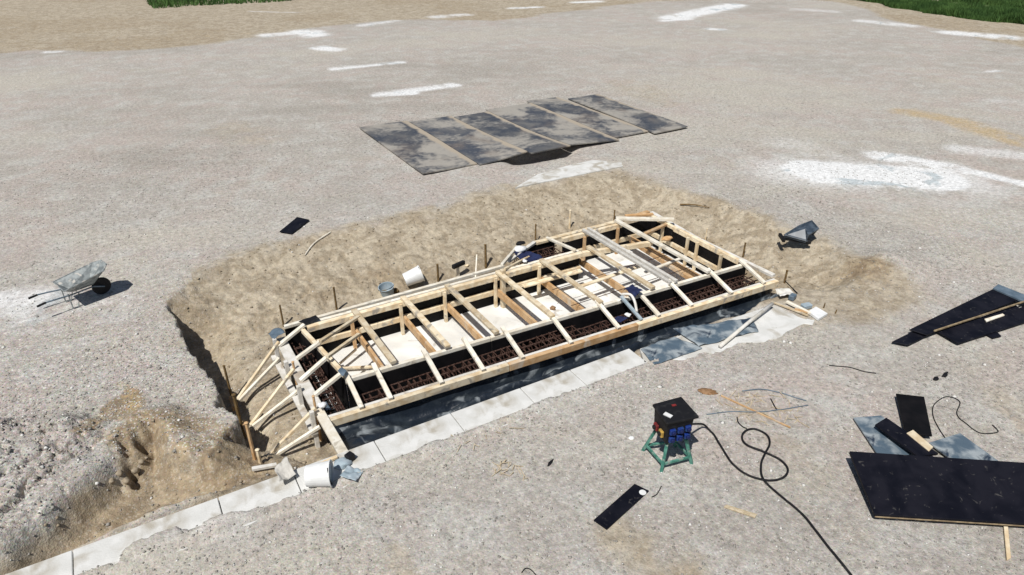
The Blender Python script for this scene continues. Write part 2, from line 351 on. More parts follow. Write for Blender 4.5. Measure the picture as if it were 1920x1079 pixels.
cz = np.clip(sst(3.2, -.5, X)*sst(5.6, 7, Y)*sst(15, 9, Y) + .5*sst(10, 13, X)*sst(11, 5, Y)*np.clip(.5+3*fbm(X, Y, .5, 3), 0, 1) + .4*np.clip(4*fbm(X, Y, .3, 3), 0, 1), 0, 1)
ca = me.attributes.new('coarse', 'FLOAT', 'POINT'); ca.data.foreach_set('value', cz.ravel().astype(np.float32))
U_ = X*math.sin(YAW) - Y*math.cos(YAW); V_ = X*math.cos(YAW) + Y*math.sin(YAW)
tone = 1.7*fbm(X, Y, .16, 5) + .9*fbm(U_*.25, V_*1.3, .9, 4) + .5*fbm(X+9, Y, 1.3, 4)
for v0, am, fr, ph, w in ((12.8,1.4,.16,.3,.10),(16.5,1.2,.12,1.2,.12),(20.5,2.0,.10,2.0,.16),(25,1.5,.14,.5,.2),(31,2.0,.09,0,.25),(9.3,.9,.22,4,.09),(3.7,.4,.5,1,.06),(5.0,.5,.4,2.5,.07)):
    dv = V_ - v0 - am*np.sin(fr*U_+ph)
    for sgn in (-1, 1):
        tone = tone - .34*np.exp(-((dv-sgn*.62)/w)**2)*np.clip(.6+2.2*fbm(X+v0, Y, .35, 3), 0, 1)*(.6+.4*np.sin(U_*22))
for u0, am, fr, ph, w in ((-9,1.5,.12,0,.14),(-3.2,.7,.2,1,.10),(9.5,1.2,.13,2,.13),(15,2,.1,.4,.16)):
    du = U_ - u0 - am*np.sin(fr*V_+ph)
    for sgn in (-1, 1):
        tone = tone + .30*np.exp(-((du-sgn*.62)/w)**2)*np.clip(.4+2.4*fbm(X+u0, Y+5, .3, 3), 0, 1)
ta = me.attributes.new('tone', 'FLOAT', 'POINT'); ta.data.foreach_set('value', (tone*.5+.5).ravel().astype(np.float32))
ground = bpy.data.objects.new('ground', me); S.collection.objects.link(ground); tag(ground, kind='structure')

def ground_material():
    m = bpy.data.materials.new('gravel_ground'); m.use_nodes = True; n = m.node_tree.nodes; l = m.node_tree.links
    b = n['Principled BSDF']; b.inputs['Roughness'].default_value = .95; b.inputs['Specular IOR Level'].default_value = .1
    tc = n.new('ShaderNodeTexCoord'); co = tc.outputs['Object']
    def noise(sc, de=4, dist=0, rough=.5):
        t = n.new('ShaderNodeTexNoise'); t.inputs['Scale'].default_value = sc; t.inputs['Detail'].default_value = de
        t.inputs['Distortion'].default_value = dist; t.inputs['Roughness'].default_value = rough; l.new(co, t.inputs['Vector']); return t.outputs['Fac']
    def rr(src, a, c, lo=0, hi=1):
        r = n.new('ShaderNodeMapRange'); r.inputs[1].default_value = a; r.inputs[2].default_value = c; r.inputs[3].default_value = lo; r.inputs[4].default_value = hi
        r.interpolation_type = 'SMOOTHSTEP'; l.new(src, r.inputs[0]); return r.outputs[0]
    def mix(f, a, c, bt='MIX'):
        x = n.new('ShaderNodeMix'); x.data_type = 'RGBA'; x.blend_type = bt
        if hasattr(f, 'links'): l.new(f, x.inputs[0])
        else: x.inputs[0].default_value = f
        for i, v in ((6, a), (7, c)):
            if hasattr(v, 'links'): l.new(v, x.inputs[i])
            else: x.inputs[i].default_value = (*v, 1)
        return x.outputs[2]
    def mth(op, a, c):
        x = n.new('ShaderNodeMath'); x.operation = op
        for i, v in ((0, a), (1, c)):
            if hasattr(v, 'links'): l.new(v, x.inputs[i])
            else: x.inputs[i].default_value = v
        return x.outputs[0]
    A = n.new('ShaderNodeAttribute'); A.attribute_name = 'soil'; sp = n.new('ShaderNodeSeparateColor'); l.new(A.outputs['Color'], sp.inputs[0])
    sand, white, brown, orange = sp.outputs[0], sp.outputs[1], sp.outputs[2], A.outputs['Alpha']
    brk = noise(3.5, 8, .5, .7)
    def soft(mask, w=.5): # break the edge up
        return rr(mth('ADD', mask, mth('MULTIPLY', mth('SUBTRACT', brk, .5), w*1.6)), .18, .82)
    grav = mix(rr(noise(.35, 6, .6), .38, .62), (.40,.372,.335), (.435,.385,.348))
    grav = mix(rr(noise(1.7, 7, .3), .42, .68), grav, (.46,.445,.41))
    grav = mix(rr(noise(.9, 6, 1.2), .55, .75, 0, .5), grav, (.38,.35,.29))
    TN = n.new('ShaderNodeAttribute'); TN.attribute_name = 'tone'
    grav = mix(rr(TN.outputs['Fac'], .12, .5, .6, 0), grav, (.31,.285,.25))
    grav = mix(rr(TN.outputs['Fac'], .5, .85, 0, .8), grav, (.47,.44,.38))
    sandsoft = rr(mth('ADD', sand, mth('MULTIPLY', mth('SUBTRACT', brk, .5), 1.0)), .05, 1.0)
    c = mix(sandsoft, grav, mix(rr(noise(2.6, 9, 1.2, .62), .40, .60), (.45,.39,.295), (.32,.265,.19)))
    c = mix(soft(brown), c, mix(rr(noise(5, 8, .8), .38, .62), (.37,.295,.195), (.25,.19,.125)))
    c = mix(mth('MULTIPLY', soft(orange), .8), c, (.46,.34,.18))
    # stones: speckle
    v = n.new('ShaderNodeTexVoronoi'); v.inputs['Scale'].default_value = 54; l.new(co, v.inputs['Vector'])
    vs = n.new('ShaderNodeSeparateColor'); l.new(v.outputs['Color'], vs.inputs[0])
    CO = n.new('ShaderNodeAttribute'); CO.attribute_name = 'coarse'
    amt = mth('MULTIPLY', rr(soft(sand), 0, 1, .8, .25), rr(CO.outputs['Fac'], 0, 1, .45, 1))
    spk = mix(mth('MULTIPLY', rr(vs.outputs[0], .80, .95), amt), c, (.62,.60,.56))
    spk = mix(mth('MULTIPLY', rr(vs.outputs[1], .78, .96), mth('MULTIPLY', amt, .75)), spk, (.21,.19,.17))
    v2 = n.new('ShaderNodeTexVoronoi'); v2.inputs['Scale'].default_value = 75; l.new(co, v2.inputs['Vector'])
    vs2 = n.new('ShaderNodeSeparateColor'); l.new(v2.outputs['Color'], vs2.inputs[0])
    spk = mix(mth('MULTIPLY', amt, .45), spk, mix(.35, spk, v2.outputs['Color'], 'OVERLAY'))
    spk = mix(rr(mth('ADD', white, mth('MULTIPLY', mth('SUBTRACT', noise(9, 10, .4, .8), .5), 1.1)), .18, 1.15), spk, mix(rr(noise(.8, 5, 1.5), .56, .66, 0, .7), (.76,.77,.77), (.38,.45,.48)))
    # bluish cement stain in the white spill
    gr = n.new('ShaderNodeMath'); gr.operation = 'MULTIPLY_ADD'; l.new(noise(11, 10, 0, .82), gr.inputs[0]); gr.inputs[1].default_value = 2.3; gr.inputs[2].default_value = -.15
    gx = n.new('ShaderNodeVectorMath'); gx.operation = 'SCALE'; l.new(spk, gx.inputs[0]); l.new(gr.outputs[0], gx.inputs['Scale']); spk = gx.outputs[0]
    hsv = n.new('ShaderNodeHueSaturation'); hsv.inputs['Saturation'].default_value = 1.0; l.new(spk, hsv.inputs['Color'])
    l.new(hsv.outputs[0], b.inputs['Base Color'])
    bp = n.new('ShaderNodeBump'); bp.inputs['Distance'].default_value = .022; bp.inputs['Strength'].default_value = .9
    hh = mth('ADD', mth('MULTIPLY', noise(22, 6, 0, .65), 1.0), mth('MULTIPLY', v.outputs['Distance'], -.25))
    hh = mth('ADD', hh, mth('MULTIPLY', noise(5, 5), 1.6))
    l.new(hh, bp.inputs['Height']); l.new(bp.outputs[0], b.inputs['Normal'])
    return m
me.materials.append(ground_material())

# concrete floor inside the forms
fl = MB(); FX0, FX1 = 1.62, 8.86
fl.slab([(FX0,6.9,-.53),(FX1,6.9,-.53),(FX1,9.62,-.53),(FX0,9.62,-.53)], .03)
tag(fl.build('floor', M['floor']), kind='structure')

def zat(x, y): return float(height(np.array([float(x)]), np.array([float(y)]))[0])
def GT(px, py):
    """where the photo ray meets the terrain"""
    z = 0.0
    for _ in range(25):
        p = G(px, py, z); z = .5*z + .5*zat(p.x, p.y)
    p = G(px, py, z); return p

# ---------------- kerb along the pit ----------------
KX = [-2.35, -1.38, -0.03, .76, 1.72, 2.72, 3.73, 4.52, 5.55]
for i in range(len(KX)-1):
    x0, x1 = KX[i]+.005, KX[i+1]-.005
    yn = 5.62; yf = 6.15
    m = MB(); n = 14; top = []
    for j in range(n+1):
        x = x0+(x1-x0)*j/n
        top.append((x, yn + random.uniform(-.025,.03), .012))
    back = [(x1, yf, .012), (x0, yf, .012)]
    m.slab(top+back, .40)
    o = m.build('kerb_block', M['concrete'], bevel=.006)
    names = ['leftmost kerb block, half buried, at the bottom edge of the photo', 'long dirt-strewn kerb block beside the brown trench, second from the left end',
             'pale kerb block with a crumpled grey cloth across its corner', 'kerb block carrying the white bucket with the grey mouth',
             'kerb block in front of the dark sheet corner, dusty with sand', 'wide clean kerb block left of the two thin joints',
             'short kerb block between two thin joints, in front of the long beam', 'kerb block at the left end of the blue grey film, its edge specked with dirt']
    tag(o, names[i], 'kerb', 'concrete kerb blocks along the pit')
m = MB()
ap = [tuple(G(*p)[:2]) for p in ((1208,682),(1200,655),(1330,612),(1452,572),(1500,596),(1530,602),(1440,636),(1350,655),(1290,672))]
aq = []
for i in range(len(ap)):
    a, b = Vector(ap[i]), Vector(ap[(i+1) % len(ap)]); kk = 8
    for j in range(kk):
        p = a.lerp(b, j/kk); w_ = .0 if i in (0,1,2) else .09
        aq.append((p.x + w_*2*f1(p.x, p.y, 5), p.y + w_*3*f1(p.x+5, p.y, 6), .012))
m.slab(aq, .40)
tag(m.build('concrete_slab', M['concrete'], bevel=.006), 'pale concrete slab at the right end of the kerb, under the film and the white pole', 'slab')

# ---------------- timber formwork ----------------
fw = empty('timber_formwork', (1.3, 6.9, -.55), 'long open timber formwork with crosspieces and black panels standing in the pit', 'formwork')
yi = lambda x: 7.49 - .040*x          # inner beam of the front channel
yo = lambda x: yi(x) - .47            # outer front beam
TOPI, TOPO = .08, -.10
def part(name, m, mt, lab=None, bev=.004):
    o = m.build(name, mt, fw, bevel=bev)
    if lab: o['label'] = lab
    return o
def bm(name, a, b, w, h, mt, lab=None, ext=0):
    return part(name, MB().beam(a, b, w, h, ext=ext), mt, lab)
# outer front beam (three lengths butted) and its ledger
xsq = [1.36, 3.95, 6.20, 9.20]
for i in range(3):
    a, b = xsq[i]+.004, xsq[i+1]-.004
    bm('outer_beam', (a, yo(a)-.03, TOPO-.055), (b, yo(b)-.03, TOPO-.055), .075, .11, M['wood'] if i != 1 else M['woodo'])
    part('panel', MB().beam((a, yo(a)+.075, -.335), (b, yo(b)+.075, -.335), .02, .44), M['ply'], bev=0)
    bm('outer_beam', (a, yo(a)+.035, TOPO-.035), (b, yo(b)+.035, TOPO-.035), .045, .07, M['whiteb'])
# inner front beam and panel
for i in range(3):
    a, b = max(xsq[i], 1.80)+.004, min(xsq[i+1], 8.93)-.004
    bm('inner_beam', (a, yi(a)+.03, TOPI-.07), (b, yi(b)+.03, TOPI-.07), .06, .08, M['woodw'])
    part('panel', MB().beam((a, yi(a)-.01, -.265), (b, yi(b)-.01, -.265), .018, .52), M['ply'], bev=0)
# crosspieces over the front channel
for x in (1.83, 2.22, 2.94, 3.555, 4.185, 5.0, 5.85, 6.62, 7.28, 8.14, 8.88):
    bm('crosspiece', (x, yi(x)+.10, TOPI+.012+.02), (x+random.uniform(-.01,.01), yo(x)-.045, TOPO+.03), .062, .045, M['woodw'])
# far wall: panel, two walers, top boards
FARX = (1.70, 5.25, 6.72)
FY = lambda x: 8.95
for a, b in ((1.72, 3.9), (3.908, 5.25), (5.258, 6.72)):
    part('panel', MB().beam((a, 9.03, -.255), (b, 9.03, -.255), .018, .54), M['ply'], bev=0)
    bm('far_beam', (a, 8.965, TOPI-.055), (b, 8.955, TOPI-.055), .085, .09, M['wood'])
    bm('far_beam', (a, 9.075, .035), (b, 9.07, .035), .06, .05, M['woodw'])
    bm('waler', (a, 8.985, -.265), (b, 8.985, -.265), .06, .09, M['wood'])
bm('outer_board', (1.45, 9.25, -.01), (5.28, 9.29, .01), .06, .05, M['woodw'])
part('panel', MB().beam((1.45, 9.25, -.28), (5.28, 9.29, -.28), .018, .46), M['ply'], bev=0)
bm('far_beam', (6.73, 8.95, TOPI-.05), (8.12, 8.66, TOPI-.05), .08, .09, M['wood'])
# stepped-out right part of the far wall
part('panel', MB().beam((6.74, 9.60, -.255), (8.9, 9.60, -.255), .018, .54), M['ply'], bev=0)
part('panel', MB().beam((6.735, 9.05, -.255), (6.735, 9.59, -.255), .018, .54), M['ply'], bev=0)
bm('far_beam', (6.74, 9.62, TOPI-.05), (8.15, 9.62, TOPI-.05), .07, .09, M['wood'])
bm('waler', (6.76, 9.565, -.27), (8.85, 9.565, -.27), .05, .09, M['wood'])
bm('outer_board', (6.30, 9.86, -.02), (8.20, 9.80, .02), .10, .05, M['wood'])
bm('corner_board', (8.10, 9.74, .135), (9.06, 9.12, .135), .10, .05, M['woodw'])
bm('outer_board', (8.22, 9.80, .03), (9.10, 9.92, .0), .09, .05, M['woodo'])
bm('corner_board', (8.45, 9.88, .06), (9.0, 9.66, .06), .08, .05, M['woodo'])
# right wall
bm('outer_board', (9.16, 9.90, -.02), (9.08, 8.4, -.03), .09, .05, M['whiteb'])
bm('outer_board', (9.08, 8.38, -.03), (9.20, 6.72, -.06), .09, .05, M['whiteb'])
part('panel', MB().beam((8.99, 9.85, -.30), (9.04, 7.2, -.30), .018, .5), M['ply'], bev=0)
part('panel', MB().beam((8.90, 9.58, -.255), (8.915, 7.18, -.255), .018, .54), M['ply'], bev=0)
bm('right_beam', (8.93, 9.6, TOPI-.05), (8.93, 7.2, TOPI-.05), .07, .09, M['wood'])
bm('waler', (8.865, 9.55, -.27), (8.865, 7.22, -.27), .05, .09, M['wood'])
bm('waler', (8.20, 9.3, -.22), (8.14, 7.3, -.25), .08, .08, M['woodo'])
for y in (9.15, 8.45, 8.2, 7.6):
    bm('post', (8.815, y, -.53), (8.815, y, .07), .05, .05, M['wood'])
bm('tie_board', (8.25, 9.02, .055), (8.9, 9.15, .055), .07, .04, M['woodo'])
# left wall
xl = lambda y: 1.66 + (8.92-y)*.122
bm('left_beam', (xl(9.0), 8.92, TOPI-.05), (xl(7.5), 7.5, TOPI-.05), .06, .09, M['wood'])
part('panel', MB().beam((xl(9.0)-.04, 8.98, -.255), (xl(7.45)-.04, 7.45, -.255), .018, .54), M['ply'], bev=0)
bm('outer_board', (1.335, 9.10, -.10), (1.345, 7.22, -.10), .15, .045, M['whiteb'])
bm('outer_board', (1.345, 7.21, -.105), (1.36, 6.17, -.07), .12, .045, M['woodw'])
part('panel', MB().beam((1.42, 9.1, -.34), (1.43, 6.9, -.34), .018, .42), M['ply'], bev=0)
bm('outer_board', (1.19, 9.0, -.30), (1.22, 7.0, -.30), .09, .045, M['whiteb'])
for y in (8.95, 8.3, 7.65, 7.05):
    bm('post', (1.235, y, -.57), (1.235, y, .02), .055, .055, M['whiteb'])
def gb(name, a, za, b, zb, w, h, mt, lab=None):
    return bm(name, G(*a, za), G(*b, zb), w, h, mt, lab)
gb('crosspiece', (522,649), -.06, (571,609), .12, .06, .045, M['woodw'])
gb('crosspiece', (556,673), -.06, (600,641), .15, .06, .045, M['woodw'])
gb('diagonal_strut', (600,641), .19, (673,594), .14, .05, .045, M['wood'])
gb('crosspiece', (563,714), -.06, (613,670), .15, .06, .045, M['woodw'])
gb('diagonal_strut', (613,670), .19, (673,627), .10, .05, .045, M['wood'])
gb('crosspiece', (590,741), -.06, (641,700), .15, .06, .045, M['woodw'])
# upper spreaders across the pit
for x, y0, mt in ((2.46,8.93,'wood'),(3.26,8.93,'wood'),(4.03,8.93,'wood'),(4.98,8.93,'wood'),(5.86,8.93,'wood'),(6.88,8.95,'wood'),(7.24,9.6,'woodg'),(7.36,9.6,'woodg'),(8.07,9.65,'woodw')):
    bm('spreader', (x, y0+.05, TOPI+.012+.028), (x+.01, yi(x)-.01, TOPI+.012+.022), .085 if mt != 'woodg' else .06, .05, M[mt])
# lower spreaders, darker boards
for x, y0 in ((2.44,8.93),(3.24,8.93),(4.01,8.93),(4.96,8.93),(5.84,8.93),(6.86,9.5),(8.30,9.5)):
    bm('lower_spreader', (x, y0, -.255), (x, yi(x)+.02, -.255), .045, .13, M['woodo'])
# posts under the far beam
for x in (2.46, 3.26, 4.03, 4.98, 5.86):
    bm('post', (x-.07, 8.925, -.53), (x-.07, 8.925, .04), .05, .05, M['wood'] if x > 3 else M['woodo'])
for x in (7.2, 8.0):
    bm('post', (x, 9.53, -.53), (x, 9.53, .03), .05, .05, M['woodo'])
bm('post', (5.02, 8.86, -.53), (5.02, 8.86, .20), .085, .07, M['wood'])
gb('diagonal_strut', (941,497), .16, (976,456), -.02, .05, .05, M['woodw'])
gb('diagonal_strut', (946,505), .10, (992,482), -.0, .04, .04, M['wood'])
# bump-out channel boards
bm('crosspiece', (6.55, 9.86, .03), (6.62, 9.02, .10), .05, .045, M['woodw'])
part('panel', MB().beam((6.05, 9.84, -.27), (6.72, 9.84, -.27), .018, .45), M['ply'], bev=0)
bm('outer_board', (5.45, 9.42, -.0), (6.28, 9.86, -.0), .07, .045, M['whiteb'])
# loose struts in the left end
gb('diagonal_strut', (627,692), -.46, (715,687), -.46, .04, .035, M['wood'])
gb('diagonal_strut', (628,690), -.43, (668,655), -.36, .03, .035, M['wood'])
# raking braces outside the left end
FZ = -.55
feet = [((445,750),(523,641),(524,672)), ((470,798),(551,692),(560,732)), ((497,862),(592,765),(600,800))]
for f, t1, t2 in feet:
    a = G(*f, FZ+.03)
    bm('raking_brace', a, G(*t1, .00), .042, .042, M['wood'])
    bm('raking_brace', a+Vector((.02,-.03,0)), G(*t2, -.22), .042, .042, M['woodw'])
    bm('sole_plate', (a.x-.07, a.y-.14, FZ), (a.x-.07, a.y+.14, FZ), .05, .07, M['woodo'])

# loose boards lying across the right bay
bm('loose_board', (5.35, 8.75, -.16), (6.55, 8.72, -.16), .10, .03, M['wood'])
bm('loose_board', (6.1, 8.25, -.165), (7.6, 8.33, -.165), .07, .03, M['wood'])
bm('loose_board', (7.5, 8.1, -.165), (8.5, 8.2, -.165), .06, .03, M['woodw'])
for y in (8.35, 7.75):
    bm('tie_rod', (5.6+random.random()*.6, y, -.13), (8.3, y+.04, -.13), .012, .012, M['rust'])
# ---------------- stakes driven into the ground ----------------
def stake(px, py0, py1, w, label, mt='woodd', lean=(0,0)):
    py0, py1 = min(py0, py1), max(py0, py1)
    p = GT(px, py1); hgt = 0
    # height from the photo's vertical extent
    for i in range(200):
        q = Vector((p.x, p.y, p.z+i*.01))
        d = q - Vector((0,0,H)); f = Vector((math.cos(YAW), math.sin(YAW), 0)); zc = d.dot(f)*math.cos(PITCH) - d.z*math.sin(PITCH)
        yc = d.dot(f)*math.sin(PITCH) + d.z*math.cos(PITCH)
        if 539.5 - FPX*yc/zc <= py0: break
    m = MB(); top = p + Vector((lean[0], lean[1], i*.01))
    m.tube([p-Vector((0,0,.12)), p.lerp(top, .5), top], w*.5, 6, w*.42)
    m.lathe([(w*.46, 0), (w*.55, .012), (w*.3, .02)], top-Vector((0,0,.004)), n=6)
    tag(m.build('stake', M[mt]), label, 'stake', 'wooden and iron stakes around the formwork')
stake(437,755,688,.040,'tall dark stake before the shaded left wall of the pit')
stake(458,822,742,.055,'thick mossy stake at the foot of the rearmost raking braces','woodd')
stake(478,862,795,.050,'orange brown stake at the foot of the middle raking braces','woodo')
stake(488,868,845,.05,'short pale stake at the foot of the nearest raking braces','wood')
stake(562,748,680,.04,'brown stake leaning on the white left boards between two braces','woodo')
stake(602,826,745,.04,'brown stake at the near left corner of the formwork','woodo')
stake(532,612,574,.035,'short thin stake behind the far left corner of the formwork')
stake(632,584,541,.04,'thin dark stake behind the far beam, left of the grey bucket')
stake(822,528,497,.045,'stubby yellow brown stake right of the white bucket','woodd')
stake(911,502,460,.05,'yellow brown stake left of the tall corner post','woodd')
stake(1004,450,422,.035,'dark stake behind the rebar bay of the far wall')
stake(1068,428,396,.045,'pale brown stake on the sandy slope behind the far wall','wood')
stake(1151,416,396,.035,'thin stake at the left of the pale corner board')
stake(1322,455,430,.03,'thin faint stake behind the right wall near its middle','wood')
stake(1393,482,457,.04,'mossy stake behind the front right corner of the formwork')
stake(1471,530,508,.045,'brown stake just outside the right corner of the formwork')
p = G(893,575,-.53)
tag(MB().tube([p, p+Vector((.02,.05,.45)), G(894,478,.22)], .013, 6).build('thin_rod', M['woodw']), 'thin pale rod standing upright through the far beam', 'rod')

# ---------------- reinforcement cages ----------------
def cage(label, x0, x1, y0, y1, z0, z1, axis, step, group='reinforcement cages in the wall forms'):
    t = empty('reinforcement_cage', ((x0+x1)/2, (y0+y1)/2, z0), label, 'rebar cage', group)
    r = .011
    L = (x1-x0) if axis == 'x' else (y1-y0); n = int(L/step)
    # one stirrup then copies
    m = MB()
    if axis == 'x': pts = [(x0,y0,z0),(x0,y1,z0),(x0,y1,z1),(x0,y0,z1)]
    else: pts = [(x0,y0,z0),(x1,y0,z0),(x1,y0,z1),(x0,y0,z1)]
    for i in range(4): m.tube([pts[i], pts[(i+1)%4]], r*.8, 5)
    if axis == 'x':
        m.tube([(x0,y0,z1),(x0+.03,(y0+y1)/2,z0+.1),(x0,y1,z1)], r*.8, 5)
    s0 = m.build('stirrup', M['rust'], t)
    for k in range(1, n+1):
        c = s0.copy(); S.collection.objects.link(c); c.parent = t
        d = k*step + random.uniform(-.02,.02); c.location = ((d,0,random.uniform(-.03,.02)) if axis == 'x' else (0,d,random.uniform(-.03,.02)))
    for a in (0, .5, 1):
        for zz in (0, .33, .66, 1):
            if a == .5 and zz in (.33, .66): continue
            z = z0+(z1-z0)*zz
            if axis == 'x': y = y0+(y1-y0)*a; q = [(x0-.05,y,z),(x1+.05,y,z)]
            else: x = x0+(x1-x0)*a; q = [(x,y0-.05,z),(x,y1+.05,z)]
            MB().tube(q, r, 6).build('long_bar', M['rust'], t)
    return t
def cage_front(label, x0, x1):
    ym = yo((x0+x1)/2)
    cage(label, x0, x1, ym+.13, yi((x0+x1)/2)-.08, -.50, -.15, 'x', .105)
cage_front('rusty rebar cage in the left half of the front channel', 1.95, 5.35)
cage_front('rusty rebar cage in the right half of the front channel', 5.45, 8.95)
cage('rusty rebar cage in the left end channel under the slanting white crosspieces', 1.48, 1.66, 7.1, 8.95, -.50, -.17, 'y', .12)
cage('small rebar cage in the stepped bay of the far wall', 5.75, 6.62, 9.13, 9.70, -.45, -.10, 'x', .12)

# ---------------- front waterproofing sheet ----------------
def sheet(fn, nu, nv, th=.0):
    m = MB(); vs = [fn(i/nu, j/nv) for j in range(nv+1) for i in range(nu+1)]
    fs = [(j*(nu+1)+i, j*(nu+1)+i+1, (j+1)*(nu+1)+i+1, (j+1)*(nu+1)+i) for j in range(nv) for i in range(nu)]
    return m.add(vs, fs)
def mem(u, v):
    x = 1.42 + u*(9.12-1.42); ya = yo(x)+.05; yb = 6.185
    w = v
    y = ya + (yb-ya)*w
    base = -.20 - .27*sst(0, .16, w) + (.16+.20*f1(x, 0, .7, 2))*math.exp(-((w-.42-.3*f1(x, 5, .5, 2))/.10)**2) - .06*sst(.62, 1, w)
    if x < 2.5: k = float(sst(2.4, 1.9, x)); base = base*(1-k) + k*(-.20 - .12*float(sst(0,.15,w)) + .17*float(sst(.3,1,w)))
    return (x, y + .05*f1(x, w*2, 1.6), float(base) + .12*f1(x*1.0, y*2.4, 2.4, 4) + .05*f1(x, y, 9, 3))
o = sheet(mem, 240, 26).build('waterproofing_sheet', M['membrane'], smooth=True)
sm = o.modifiers.new('s', 'SOLIDIFY'); sm.thickness = .006
tag(o, 'crumpled black blue waterproofing sheet in the gap between kerb and long beam', 'plastic sheet')
# film on the slab at the right
def quad(px4, z):
    c = [G(*p, z) for p in px4]
    return lambda u, v: (c[0]*(1-u)*(1-v) + c[1]*u*(1-v) + c[2]*u*v + c[3]*(1-u)*v)
def draped(name, px4, z, label, cat, mt, amp=.03, nu=40, nv=20, edge=.05):
    q = quad(px4, z)
    def fn(u, v):
        p = q(u, v); e = min(u, 1-u, v, 1-v)
        k = f1(p.x*1.3, p.y, 3.2, 4)
        return (p.x + edge*f1(p.x, p.y+9, 4), p.y + edge*f1(p.x+7, p.y, 4), p.z + amp*(abs(k)*2.5) + .004)
    o = sheet(fn, nu, nv).build(name, mt, smooth=True)
    m = o.modifiers.new('s', 'SOLIDIFY'); m.thickness = .004
    return tag(o, label, cat)
draped('plastic_film', [(1202,656),(1262,632),(1318,655),(1226,686)], .018, 'rumpled blue grey plastic film at the left end of the right slab', 'plastic sheet', M['film'])
draped('plastic_film', [(1262,618),(1412,598),(1422,622),(1310,652)], .018, 'rumpled dark plastic film crossed by the white pole', 'plastic sheet', M['film'], .04)
tag(MB().tube([G(1350,650,.05), G(1400,608,.075), G(1448,570,.10)], .028, 10).build('white_pole', M['whiteb'], smooth=True), 'long white pole lying across the dark film on the right slab', 'pole')

# ---------------- steel plates ----------------
px_ = [5.96, 7.45, 8.80, 10.02, 11.66, 12.95, 14.12]
seams = [5.96, 7.42, 8.80, 10.0, 11.66, 12.86, 14.10]
lab = ['leftmost steel road plate, dark with a sandy patch', 'second steel road plate from the left, half covered with tan sand', 'steel road plate with a white spill, lifted over the black gap',
       'dull greyish steel road plate in the middle of the row', 'dark blue steel road plate right of the long rusty seam', 'rightmost steel road plate, narrow, with a rusty near corner']
for i in range(6):
    x0, x1 = seams[i]+.01, seams[i+1]-.01
    y0, y1 = [14.32,14.22,14.05,14.12,14.35,14.1][i], [18.75,18.62,18.45,18.65,18.95,18.6][i]
    m = MB(); nn = 12
    for j in range(nn):
        pass
    vs = []; fs = []
    for j in range(nn+1):
        t = j/nn; y = y0+(y1-y0)*t
        lift = (.16*(1-t)**3 if i in (2,3) else .05*(1-t)**3 if i in (1,) else 0) + .03
        for k in range(3):
            x = x0+(x1-x0)*k/2; wgt = {1:k/2, 2:1, 3:1-k/2*.9}.get(i, 1)
            vs.append((x + (.18*t if i == 5 else 0), y, .10*float(sst(7.6, 8.9, x)*sst(11.6, 10.0, x))*(1-t)**3 + .06 + .012*math.sin(x*1.3+y)))
    n0 = len(vs); vs += [(x, y, z-.03) for x, y, z in vs]
    for j in range(nn):
        for k in range(2):
            a = j*3+k; fs.append((a, a+1, a+4, a+3)); fs.append((n0+a+3, n0+a+4, n0+a+1, n0+a))
    loop = [k for k in range(3)] + [j*3+2 for j in range(1, nn+1)] + [nn*3+1, nn*3] + [j*3 for j in range(nn-1, 0, -1)]
    for a, b in zip(loop, loop[1:]+loop[:1]): fs.append((a, n0+a, n0+b, b))
    m.add(vs, fs); pl = m.build('steel_plate', M['steelp'])
    tag(pl, lab[i], 'steel plate', 'steel road plates laid side by side on the gravel')
m = MB()
m.slab([G(*p, .02) for p in ((966,352),(1008,327),(1060,312),(1112,300),(1165,305),(1168,312))], .12)
tag(m.build('concrete_strip', M['concrete']), 'broken white concrete strip in front of the steel plates', 'slab')

# ---------------- loose black boards ----------------
def board(px4, z, th, label, mt='plyb', cat='board', name='black_board', zs=None, group=None, edge=False):
    m = MB(); pts = [G(*p, (zs[i] if zs else z)) for i, p in enumerate(px4)]
    m.slab(pts, th); o = m.build(name, M[mt], bevel=.003)
    tag(o, label, cat, group); return o
board([(524,434),(557,407),(580,412),(547,438)], .03, .02, 'small black board alone on the gravel beyond the pit')
bb = board([(1113,975),(1190,907),(1217,920),(1138,992)], .03, .022, 'narrow black board with a white disc, lying before the green stand')
MB().lathe([(.038,0),(.038,.004)], G(1205,924,.031), n=16).build('white_disc', M['white'], bb)
GR = 'black formwork boards in the upper right pile'
board([(1672,641),(1703,647),(1800,598),(1775,590)], .05, .02, 'narrow black board sticking out at the left tip of the upper right pile', group=GR)
board([(1705,618),(1866,540),(1925,556),(1738,628)], .09, .02, 'widest black board on top of the upper right pile', group=GR)
board([(1758,622),(1797,644),(1935,600),(1905,572)], .05, .02, 'near black board of the upper right pile with a pale edge', group=GR)
tag(MB().beam(G(1752,621,.10), G(1935,561,.12), .022, .018).build('batten', M['plye']), 'thin yellow batten across the upper right pile of black boards', 'batten')
board([(1862,540),(1872,533),(1945,562),(1935,572)], .12, .03, 'long thin dark bar at the far right edge above the upper pile', 'bluegrey', 'bar', 'metal_bar')
board([(1838,604),(1880,588),(1945,566),(1950,590),(1868,612)], .045, .02, 'black board at the photo edge, lower right of the thin yellow batten', group=GR)
board([(1840,622),(1858,612),(1878,630),(1862,634)], .03, .02, 'small black offcut in front of the upper right pile')
board([(1846,598),(1880,588),(1884,591),(1850,603)], .075, .02, 'pale wooden offcut lying on the upper right pile', 'woodw', 'offcut', 'wood_offcut')
board([(1600,783),(1652,779),(1752,848),(1650,858)], .05, .02, 'frosty grey board with white streaks under the dark strip', 'film', 'board', 'grey_board')
board([(1680,738),(1733,744),(1748,817),(1698,813)], .09, .02, 'smoky black board standing highest in the lower right pile', 'ply')
board([(1641,796),(1662,783),(1760,850),(1722,856)], .13, .03, 'narrow black plank slanting over the frosty grey board')
